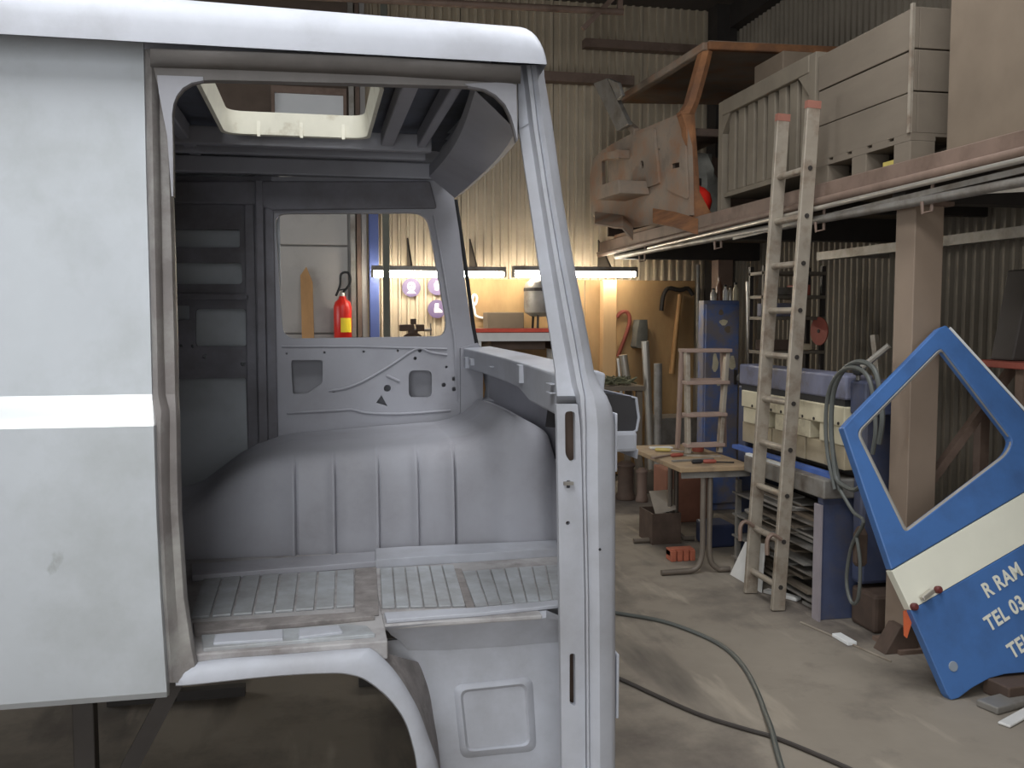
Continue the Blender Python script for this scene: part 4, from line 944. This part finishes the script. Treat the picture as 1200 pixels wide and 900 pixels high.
# hoses looped on the shear end
o = B()
hp = [PX(x, y, 2.60) for x, y in [(985,575),(976,530),(974,490),(978,455),(990,432),(1006,424),(1022,430),(1030,450),(1034,490),(1030,520)]]
o.tube(cat(hp, 5), .013, 8)
o.tube(cat([p + Vector((-.01, .035, -.006 * i)) for i, p in enumerate(hp)], 5), .011, 8)
o.tube(cat([PX(x, y, 2.59) for x, y in [(976,530),(980,560),(990,570),(1002,574),(1012,566)]], 5), .012, 8)
o.tube(cat([PX(x, y, 2.56) for x, y in [(985,575),(1000,600),(1012,612),(998,640),(992,680),(998,706),(1006,700),(1008,660),(1004,630)]], 5), .009, 8)
tag(o.build('looped_hose', hosegrey, smooth=True), 'grey hose looped over the shear end and hanging down', 'hose')
p, q = PX(1006, 434, 2.70), PX(1042, 405, 2.80)
sl = thing('tube_lamp', 'pale tube lamp on an angled arm above the shear', 'lamp', (2.7, 4.3, 1.28))
B().tube([p, q], .016, 8).build('arm', brightpipe, sl, smooth=True)
B().lathe([(0, -.03), (.025, -.02), (.03, 0), (.025, .02), (0, .03)], p, 12).build('joint', rubber, sl, smooth=True)
B().tube([p, (p.x, p.y, 1.28)], .012, 8).build('stem', steelgrey, sl)
o = B(); p = PX(1008, 640, 2.60); o.loft([[p + Vector((dx*s, dy*s, z)) for dx, dy in ((-.03, -.02), (.03, -.02), (.03, .02), (-.03, .02))] for z, s in ((-.10, .7), (-.08, 1), (.06, 1), (.10, .5))])
tag(o.build('spray_gun', darkjunk, bevel=.006), 'dark hanging air gun on the hose by the blue leg plate', 'air gun')
o = B(); p = PZ(1035, 733); o.box(p.x - .13, p.x + .16, p.y - .12, p.y + .10, 0, .20)
tag(o.build('oily_box', darkjunk, bevel=.02), 'oily dark brown box on the floor by the blue leg plate', 'box')
o = B(); a, b = PX(1037, 470, 3.2), PX(1062, 560, 3.2); o.bar(Vector((3.12, a.y, 1.5)), Vector((3.22, b.y, .004)), .04, .03)
tag(o.build('leaning_strut', alu), 'grey strut leaning behind the shear end', 'strut')

# ------------------------------------------------------------------ table with tools
TZ = .68
tp = [PZ(749, 522, TZ), PZ(781, 549, TZ), PZ(858, 544, TZ), PZ(866, 524, TZ)]
tx0 = (tp[0].x + tp[1].x)/2; ty0, ty1 = tp[1].y, tp[0].y; tx1 = 2.65
tb = thing('work_table', 'small worn table with paired bent tube legs', 'table', ((tx0+tx1)/2, (ty0+ty1)/2, 0))
B().box(tx0, tx1, ty0, ty1, TZ - .03, TZ).build('table_top', tablewood, tb, bevel=.004)
B().box(tx0 + .02, tx1 - .02, ty0 + .02, ty0 + .04, TZ - .07, TZ - .03).build('apron', steelgrey, tb)
B().box(tx0 + .02, tx1 - .02, ty1 - .04, ty1 - .02, TZ - .07, TZ - .03).build('apron', steelgrey, tb)
for y, xm in ((ty0 + .05, PZ(836, 640, .2).x), (ty1 - .14, PZ(797, 600, .2).x)):
    xm = min(xm, tx1 - .19)
    for s in (-1, 1):
        xq = xm + s*.022; e = -.27 if s < 0 else .14
        B().tube(cat([(xq, y, TZ - .03), (xq, y, .35), (xq, y, .16), (xq + s*.015, y, .07), (xq + s*.06, y, .025), (xq + e*.6, y, .020), (xq + e, y, .019)], 4), .018, 10).build('leg', mat('table_leg_paint', C(112, 102, 92), .5, .3, .12, 8), tb, smooth=True)
# tools on the table
def tool(px, py, L, an, w, h, m, name, label):
    p = PZ(px, py, TZ); R = Matrix.Rotation(an, 3, 'Z'); t = thing(name, label, 'tool', (p.x, p.y, TZ), 'tools lying on the work table')
    return p, R, t
for (px, py, L, an, m1, m2, nm, lab) in ((803, 535, .22, .2, dullred, steelgrey, 'screwdriver', 'red handled screwdriver on the work table'), (790, 530, .26, -.5, mat('faded_yellow_handle', C(180, 160, 90), .6), steelgrey, 'screwdriver', 'yellow handled screwdriver on the work table'), (842, 543, .2, -.1, dullred, steeldark, 'file', 'red handled file on the work table'), (826, 543, .18, .1, rubber, steelgrey, 'file', 'black handled file on the work table')):
    p, R, t = tool(px, py, L, an, 0, 0, m1, nm, lab)
    d = R @ Vector((1, 0, 0)); c = Vector((p.x, p.y, TZ + .014))
    B().tube([c - d*L*.5, c - d*L*.45, c - d*L*.15, c - d*L*.08], [.009, .013, .013, .008], 8).build('handle', m1, t, smooth=True)
    B().tube([c - d*L*.08 - Vector((0, 0, .004)), c + d*L*.5 - Vector((0, 0, .009))], .005, 6).build('blade', m2, t)
p = PZ(818, 529, TZ); o = B(); o.lathe([(0, 0), (.035, 0), (.04, .01), (.04, .04), (.03, .05), (0, .05)], p, 14)
tag(o.build('grease_tin', dullred, smooth=True, ang=30), 'small red tin on the work table', 'tin')
o = B(); a_ = PZ(762, 526, TZ); o.box(a_.x, a_.x + .16, a_.y - .03, a_.y + .03, TZ + .001, TZ + .012); tag(o.build('paper_pad', paperwhite, bevel=.003), 'white paper pad at the table corner', 'paper')
for i, (px, py, L, an) in enumerate(((812, 540, .3, .15), (822, 535, .25, -.35), (775, 536, .2, .6))):
    p = PZ(px, py, TZ); d = Matrix.Rotation(an, 3, 'Z') @ Vector((L/2, 0, 0))
    o = B().bar(p - d + Vector((0, 0, .006)), p + d + Vector((0, 0, .006)), .03, .01); tag(o.build('metal_strip', [steelgrey, alu, steelbrown][i]), ['grey metal strip lying on the work table', 'pale aluminium strip lying on the work table', 'brown steel strip lying on the work table'][i], 'strip')
# step ladder on the table
sy0, sy1 = 5.86, 6.14
sl = thing('step_ladder', 'small dusty step ladder with four treads standing on the table', 'step ladder', (2.45, 6.35, TZ))
wl0, wr0 = PY(806, 525, sy0), PY(862, 520, sy0); wlt, wrt = PY(805, 411, sy0 + .1), PY(852, 411, sy0 + .1)
stepm = mat('greyed_step_timber', C(150, 128, 116), .7, 0, .12, 8, .05)
wr0.x = min(wr0.x, 2.63)
for b, t in ((wl0, wlt), (wr0, wrt)): B().bar((b.x, sy0, TZ + .012), (t.x, sy0 + .1, t.z), .028, .05, (0, 1, 0)).build('front_stile', alu, sl, bevel=.003)
for x0, x1 in ((PY(794, 520, sy1).x, PY(799, 411, sy1 - .12).x), (PY(858, 520, sy1).x - .06, PY(850, 411, sy1 - .12).x - .02)):
    B().bar((x0, sy1, TZ + .012), (x1, sy1 - .12, wlt.z - .01), .025, .04, (0, 1, 0)).build('rear_stile', stepm, sl, bevel=.003)
for i, py in enumerate((411, 446, 481, 514)):
    t = (525 - py) / 114; z = TZ + (wlt.z - TZ) * t; xa = wl0.x*(1-t) + wlt.x*t; xb = wr0.x*(1-t) + wrt.x*t; y = sy0 + .1*t
    B().box(xa - .02, xb + .02, y - .045, y + (.11 if i == 0 else .05), z - .012, z + .012).build('tread', stepm, sl, bevel=.004)
for s in (.35, .7):
    z = TZ + (wlt.z - TZ)*s; B().box(PY(794, 460, sy1).x, PY(847, 460, sy1).x, sy1 - .12*s - .01, sy1 - .12*s + .01, z - .015, z + .015).build('rear_rail', stepm, sl)
# things under the table
p = PZ(777, 638); o = thing('scrap_box', 'open grey metal box under the work table', 'box', (p.x + .05, p.y + .15, 0))
B().box(p.x - .07, p.x + .12, p.y, p.y + .012, 0, .22).build('side', darkjunk, o); B().box(p.x - .07, p.x + .12, p.y + .26, p.y + .272, 0, .22).build('side', darkjunk, o)
B().box(p.x - .082, p.x - .07, p.y, p.y + .272, 0, .22).build('side', darkjunk, o); B().box(p.x + .12, p.x + .132, p.y, p.y + .272, 0, .22).build('side', darkjunk, o); B().box(p.x - .07, p.x + .12, p.y + .012, p.y + .26, 0, .012).build('base', darkjunk, o)
B().plate([(p.x - .04, p.y + .05, .20), (p.x + .10, p.y + .02, .24), (p.x + .16, p.y + .22, .34), (p.x - .02, p.y + .24, .33)], (0, 0, .008)).build('raised_lid', mat('grey_lid', C(158, 148, 136), .6, .1), o)
p = PZ(801, 658); o = thing('clay_block', 'orange ribbed clay brick on the floor under the table', 'brick', (p.x, p.y + .05, 0))
for i in range(4): B().box(p.x - .085 + i*.044, p.x - .085 + i*.044 + .036, p.y, p.y + .10, 0, .07).build('rib', brickred, o, bevel=.005)
B().box(p.x - .085, p.x + .085, p.y + .02, p.y + .10, .03, .078).build('body', brickred, o, bevel=.004)
p = PZ(812, 612); o = B().box(p.x - .22, p.x + .16, p.y, p.y + .3, 0, .42); tag(o.build('brown_carton', mat('red_brown_carton', C(132, 88, 70), .85, 0, .15, 6), bevel=.01), 'red brown carton on the floor behind the table legs', 'box')
p = PZ(843, 640); o = B().box(p.x - .10, p.x + .10, p.y - .05, p.y + .2, 0, .16); tag(o.build('blue_crate', mat('dark_blue_plastic', C(46, 54, 82), .5), bevel=.02), 'dark blue plastic crate beside the table legs', 'crate')

# ------------------------------------------------------------------ blue locker with bottles
KY = 7.2
a, b = PY(826, 352, KY), PY(868, 352, KY); kz = a.z
lk = thing('blue_locker', 'tall narrow blue locker with worn paint behind the step ladder', 'locker', ((a.x+b.x)/2, KY + .2, 0))
B().box(a.x, b.x, KY + .02, KY + .13, 0, kz).build('body', lockerblue, lk, bevel=.006)
dk = B().box(a.x + .012, b.x - .012, KY, KY + .02, .06, kz - .03).build('door', lockerblue, lk, bevel=.005)
B().box(b.x - .05, b.x - .03, KY - .02, KY, 1.05, 1.17).build('handle', steeldark, dk)
for px, py, w, h in ((848, 378, .07, .05), (853, 386, .05, .06), (838, 425, .05, .16), (858, 425, .06, .12), (842, 448, .05, .06), (845, 366, .04, .05)):
    c = PY(px, py, KY - .002); B().plate([Vector((c.x + w/2*math.cos(t)*(1 + .3*math.sin(3*t + px)), KY - .003, c.z + h/2*math.sin(t))) for t in [k*math.pi/5 for k in range(10)]], (0, .003, 0)).build('peeled_sticker', [machcream, dustcard][px % 2], dk)
cols = [('grey', glassbottle, .024, .10, 836), ('brown capped', mat('brown_bottle', C(104, 70, 50), .4), .026, .19, 843), ('white', whitepaint, .020, .13, 850), ('silver', brightpipe, .020, .12, 855.5), ('cream', machcream, .022, .15, 862)]
for nm, m, r, h, px in cols:
    x = PY(px, 348, KY + .075).x
    o = thing('bottle', 'small %s bottle on top of the blue locker' % nm, 'bottle', (x, KY + .075, kz), 'bottles on the blue locker')
    B().lathe([(0, 0), (r, .002), (r, h*.62), (r*.45, h*.78), (r*.45, h*.9), (0, h*.9)], (x, KY + .075, kz), 12).build('body', m, o, smooth=True, ang=50)
    B().lathe([(0, h*.88), (r*.55, h*.88), (r*.55, h), (0, h)], (x, KY + .075, kz), 10).build('cap', rubber if nm != 'brown capped' else m, o)
stand((876, 878), 330, 460, 7.0, .014, brightpipe, 'bright_rod', 'thin bright rod standing beside the blue locker', 'rod')

# ------------------------------------------------------------------ dark shelving rack behind the ladder
GX0, GX1, GY = 3.20, 3.70, 6.40
rk = thing('parts_rack', 'dark steel shelving rack with parts behind the ladder', 'rack', ((GX0+GX1)/2, GY + .25, 0))
for x in (GX0, GX1 - .03):
    for y in (GY, GY + .22): B().box(x, x + .03, y, y + .03, 0, 1.98).build('upright', steeldark, rk)
shz = [1.25, PY(930, 411, GY).z, PY(930, 371, GY).z, PY(930, 346, GY).z, PY(930, 318, GY).z]
shz = [.4, .8] + shz[1:]
for z in shz: B().box(GX0, GX1, GY - .01, GY + .25, z - .025, z).build('rack_shelf', mat('dusty_rack_steel', C(112, 104, 92), .6, .2, .15, 8), rk, bevel=.003)
c = Vector((GX1 - .03, GY - .03, PY(960, 388, GY).z))
o = thing('grinding_disc', 'red abrasive disc hung on the dark shelving rack', 'disc', c)
dn = Vector((-.99, -.10, 0)).normalized()
B().lathe([(.012, 0), (.105, 0), (.105, .008), (.012, .008)], c + dn*.03, 24, dn).build('disc_face', dullred, o)
B().lathe([(0, -.02), (.014, -.02), (.014, .014), (0, .014)], c + dn*.03, 10, dn).build('spindle', steeldark, o)
items = [(shz[3], .06, .18, .10, machgrey, 'small blue grey parts box on the dark rack'), (shz[3], .28, .12, .13, dustcard, 'tan parts carton on the dark rack'), (shz[2], .05, .22, .08, darkjunk, 'brown oily tray on the dark rack'), (shz[2], .30, .10, .05, machcream, 'cream bracket on the dark rack'), (shz[4], .10, .16, .06, steelgrey, 'flat grey tin high on the dark rack'), (shz[4], .30, .09, .08, dullred, 'small red tin high on the dark rack')]
for z, dx, w, h, m, lab in items:
    o = B().box(GX0 + dx, GX0 + dx + w, GY + .02, GY + .22, z + .001, z + h); tag(o.build('parts_box', m, bevel=.008), lab, 'box', 'boxes on the dark rack')

# ------------------------------------------------------------------ blue and cream van door leaning at the column
A0 = PZ(1115, 821); lean_k = .28
dn = Vector((0, -1, lean_k)).normalized()       # outward normal of the leaning door
dp0 = Vector((A0.x, A0.y, 0))
def dp(x, y, off=0.0): return PP(x, y, dp0 + dn*off, dn)
def dl_(pts, off=0.0, r=0): return [dp(x, y, off) for x, y in (rnd(pts, r, 4) if r else pts)]
vd = thing('loose_door_shell', 'blue and cream painted van door with lettering leaning on the column', 'van door', (A0.x + .3, A0.y + .1, 0))
back = -dn * .045
hole = rnd([(1004,507),(1103,407),(1188,517),(1180,533),(1061,624)], [9, 8, 8, 10, 6], 4)
B().plate(dl_([(988,501),(996,492),(1101,384),(1109,381),(1116,388),(1205,487),(1255,545),(1045,668)]), back, [dl_(hole)]).build('window_frame', bluepaint, vd, bevel=.006)
B().plate(dl_([(1045,669),(1255,545.5),(1290,585),(1067,715)]), back).build('cream_band', creampaint, vd, bevel=.002)
B().plate(dl_([(1067,715.5),(1290,585.5),(1325,650),(1330,700),(1300,740),(1262,770),(1230,784),(1200,788),(1178,790),(1160,795),(1140,806),(1124,818),(1115,820.5),(1110,814)]), back).build('lower_panel', bluepaint, vd, bevel=.005)
# rim along the top edge and window seals
B().tube([dp(x, y, .002) for x, y in [(1113,384),(1206,486),(1250,538)]], .006, 6).build('edge_trim', whitepaint, vd)
B().tube([dp(x, y, -.012) for x, y in hole] + [dp(*hole[0], -.012)], .011, 6).build('window_seal', mat('grey_seal', C(150, 146, 140), .6), vd, smooth=True)
ins = [(1012,511),(1062,616)]
B().tube([dp(1005, 512, -.02), dp(1009, 525, -.02), dp(1056, 618, -.02)], .009, 6).build('window_channel', whitepaint, vd)
# handle
hp0, hp1 = dp(1078, 704, .02), dp(1094, 692, .02)
hd = B().bar(dp(1080, 702, .022), dp(1093, 692, .022), .02, .03, dn).build('handle', brightpipe, vd, bevel=.005)
for x, y in ((1070, 711), (1098, 691)): B().lathe([(0, -.01), (.016, -.01), (.016, .018), (.010, .026), (0, .026)], dp(x, y), 12, dn).build('handle_mount', mat('maroon_mount', C(96, 42, 38), .6), vd)
B().lathe([(0, 0), (.022, 0), (.020, .004), (0, .004)], dp(1117, 781), 14, dn).build('filler_patch', mat('grey_filler', C(132, 140, 150), .7), vd)
# lettering
ux = (dp(1250, 560) - dp(1100, 655)).normalized(); uy = dn.cross(ux).normalized()
def letters(txt, bl, px_h, cut=None):
    c = bpy.data.curves.new('lettering', 'FONT'); c.body = txt; c.size = 1.0; c.extrude = .004; c.offset = .03; c.space_character = 1.08; c.resolution_u = 3
    ob = bpy.data.objects.new('lettering', c); COL.objects.link(ob)
    dg = bpy.context.evaluated_depsgraph_get(); dg.update()
    me = bpy.data.meshes.new_from_object(ob.evaluated_get(dg)); bpy.data.objects.remove(ob)
    o0 = dp(*bl, .003); s = px_h / F * 4.0 / .70; w0 = wloc(vd)
    for v_ in me.vertices:
        x, y, z = v_.co; v_.co = o0 + ux*x*s*.80 + uy*y*s + dn*z*s - w0
    me.materials.clear(); me.materials.append(lettering)
    o = bpy.data.objects.new('lettering', me); COL.objects.link(o); o.parent = vd
    return o
letters('R RAM', (1157, 701), 17)
letters('TEL 03', (1160, 740), 17)
letters('TEL', (1187, 772), 17)
# props below and behind the door
b0 = dp(1105, 806, -.06)
o = B(); p = PZ(1080, 790); o.plate([(p.x - .02, p.y + .25, 0), (p.x + .16, p.y + .25, 0), (p.x + .16, p.y + .25, .13), (p.x + .06, p.y + .25, .13)], (0, .10, 0))
tag(o.build('timber_wedge', darkjunk, bevel=.004), 'dark timber wedge on the floor behind the blue door', 'wedge')
B().plate(dl_([(1059,716),(1066,714),(1069,728),(1063,748),(1060,745)], -.03), -dn*.006).build('orange_hinge_tab', mat('orange_plastic', C(196, 96, 58), .5), vd)
for i, (px, py, L, w, h, an, m) in enumerate(((1175, 828, .36, .10, .03, .25, steelgrey), (1178, 846, .26, .05, .012, .45, paperwhite), (1195, 816, .4, .14, .07, .1, darkjunk))):
    p = PZ(px, py); R = Matrix.Rotation(an, 3, 'Z'); o = B().obox(p + Vector((.08, .02, h/2 + .001)), (L, w, h), R)
    tag(o.build('floor_scrap', m, bevel=.006), ['bent grey metal channel on the floor under the blue door', 'small white offcut on the floor under the blue door', 'dark oily block under the wheel cut-out of the blue door'][i], 'scrap')
# grinder bench behind the door at the right
p = PX(1185, 425, 3.3)
gr = thing('orange_trolley', 'brown steel stand with an orange top tray behind the blue door', 'stand', (3.30, p.y, 0))
B().box(3.16, 3.62, p.y - .25, p.y + .12, p.z - .02, p.z + .012).build('tray', dullred, gr, bevel=.005)
for x in (3.20, 3.55):
    for y in (p.y - .2, p.y + .07): B().box(x, x + .05, y, y + .05, 0, p.z - .02).build('leg', steelbrown, gr)
B().box(3.2, 3.6, p.y - .2, p.y + .12, .45, .48).build('lower_shelf', steelbrown, gr)
bg_ = thing('bench_grinder', 'dark bench grinder cover standing on the orange tray', 'machine', (3.42, p.y - .05, p.z + .012))
B().plate([(3.22, p.y - .1, p.z + .014), (3.58, p.y - .1, p.z + .014), (3.58, p.y - .1, p.z + .45), (3.30, p.y - .1, p.z + .45)], (0, .15, 0)).build('hood', mat('dark_hood', C(64, 58, 54), .7), bg_, bevel=.01)

# ------------------------------------------------------------------ cables and rod on the floor
def floorline(pts, r, m, name, label, cat_):
    xp = PZ(905, 866); hump = .019 if name == 'air_hose' else 0
    o = B().tube([p + Vector((0, 0, hump * math.exp(-((p - xp).length / .16) ** 2))) for p in cat([PZ(x, y) + Vector((0, 0, r)) for x, y in pts], 6)], r, 8); tag(o.build(name, m, smooth=True), label, cat_)
floorline([(420,716),(540,709),(640,711),(690,716),(724,721),(775,730),(818,745),(850,762),(872,785),(888,815),(900,850),(910,885),(925,930)], .011, hosegrey, 'air_hose', 'grey green air hose curving across the concrete floor', 'hose')
floorline([(480,742),(600,756),(680,780),(727,798),(770,818),(820,840),(870,856),(905,866),(950,884),(1000,906),(1060,935)], .009, cableblack, 'power_cable', 'thin dark power cable running across the concrete floor', 'cable')
wr_ = thing('welding_rod', 'thin pale rod with a white clip lying on the floor', 'rod', PZ(990, 752))
B().tube([PZ(938, 730) + Vector((0, 0, .005)), PZ(1044, 776) + Vector((0, 0, .005))], .005, 6).build('rod', alu, wr_)
pa_, pb_ = PZ(980, 746), PZ(999, 757); B().bar(pa_ + Vector((0, 0, .011)), pb_ + Vector((0, 0, .011)), .05, .018).build('clip', whitepaint, wr_, bevel=.003)
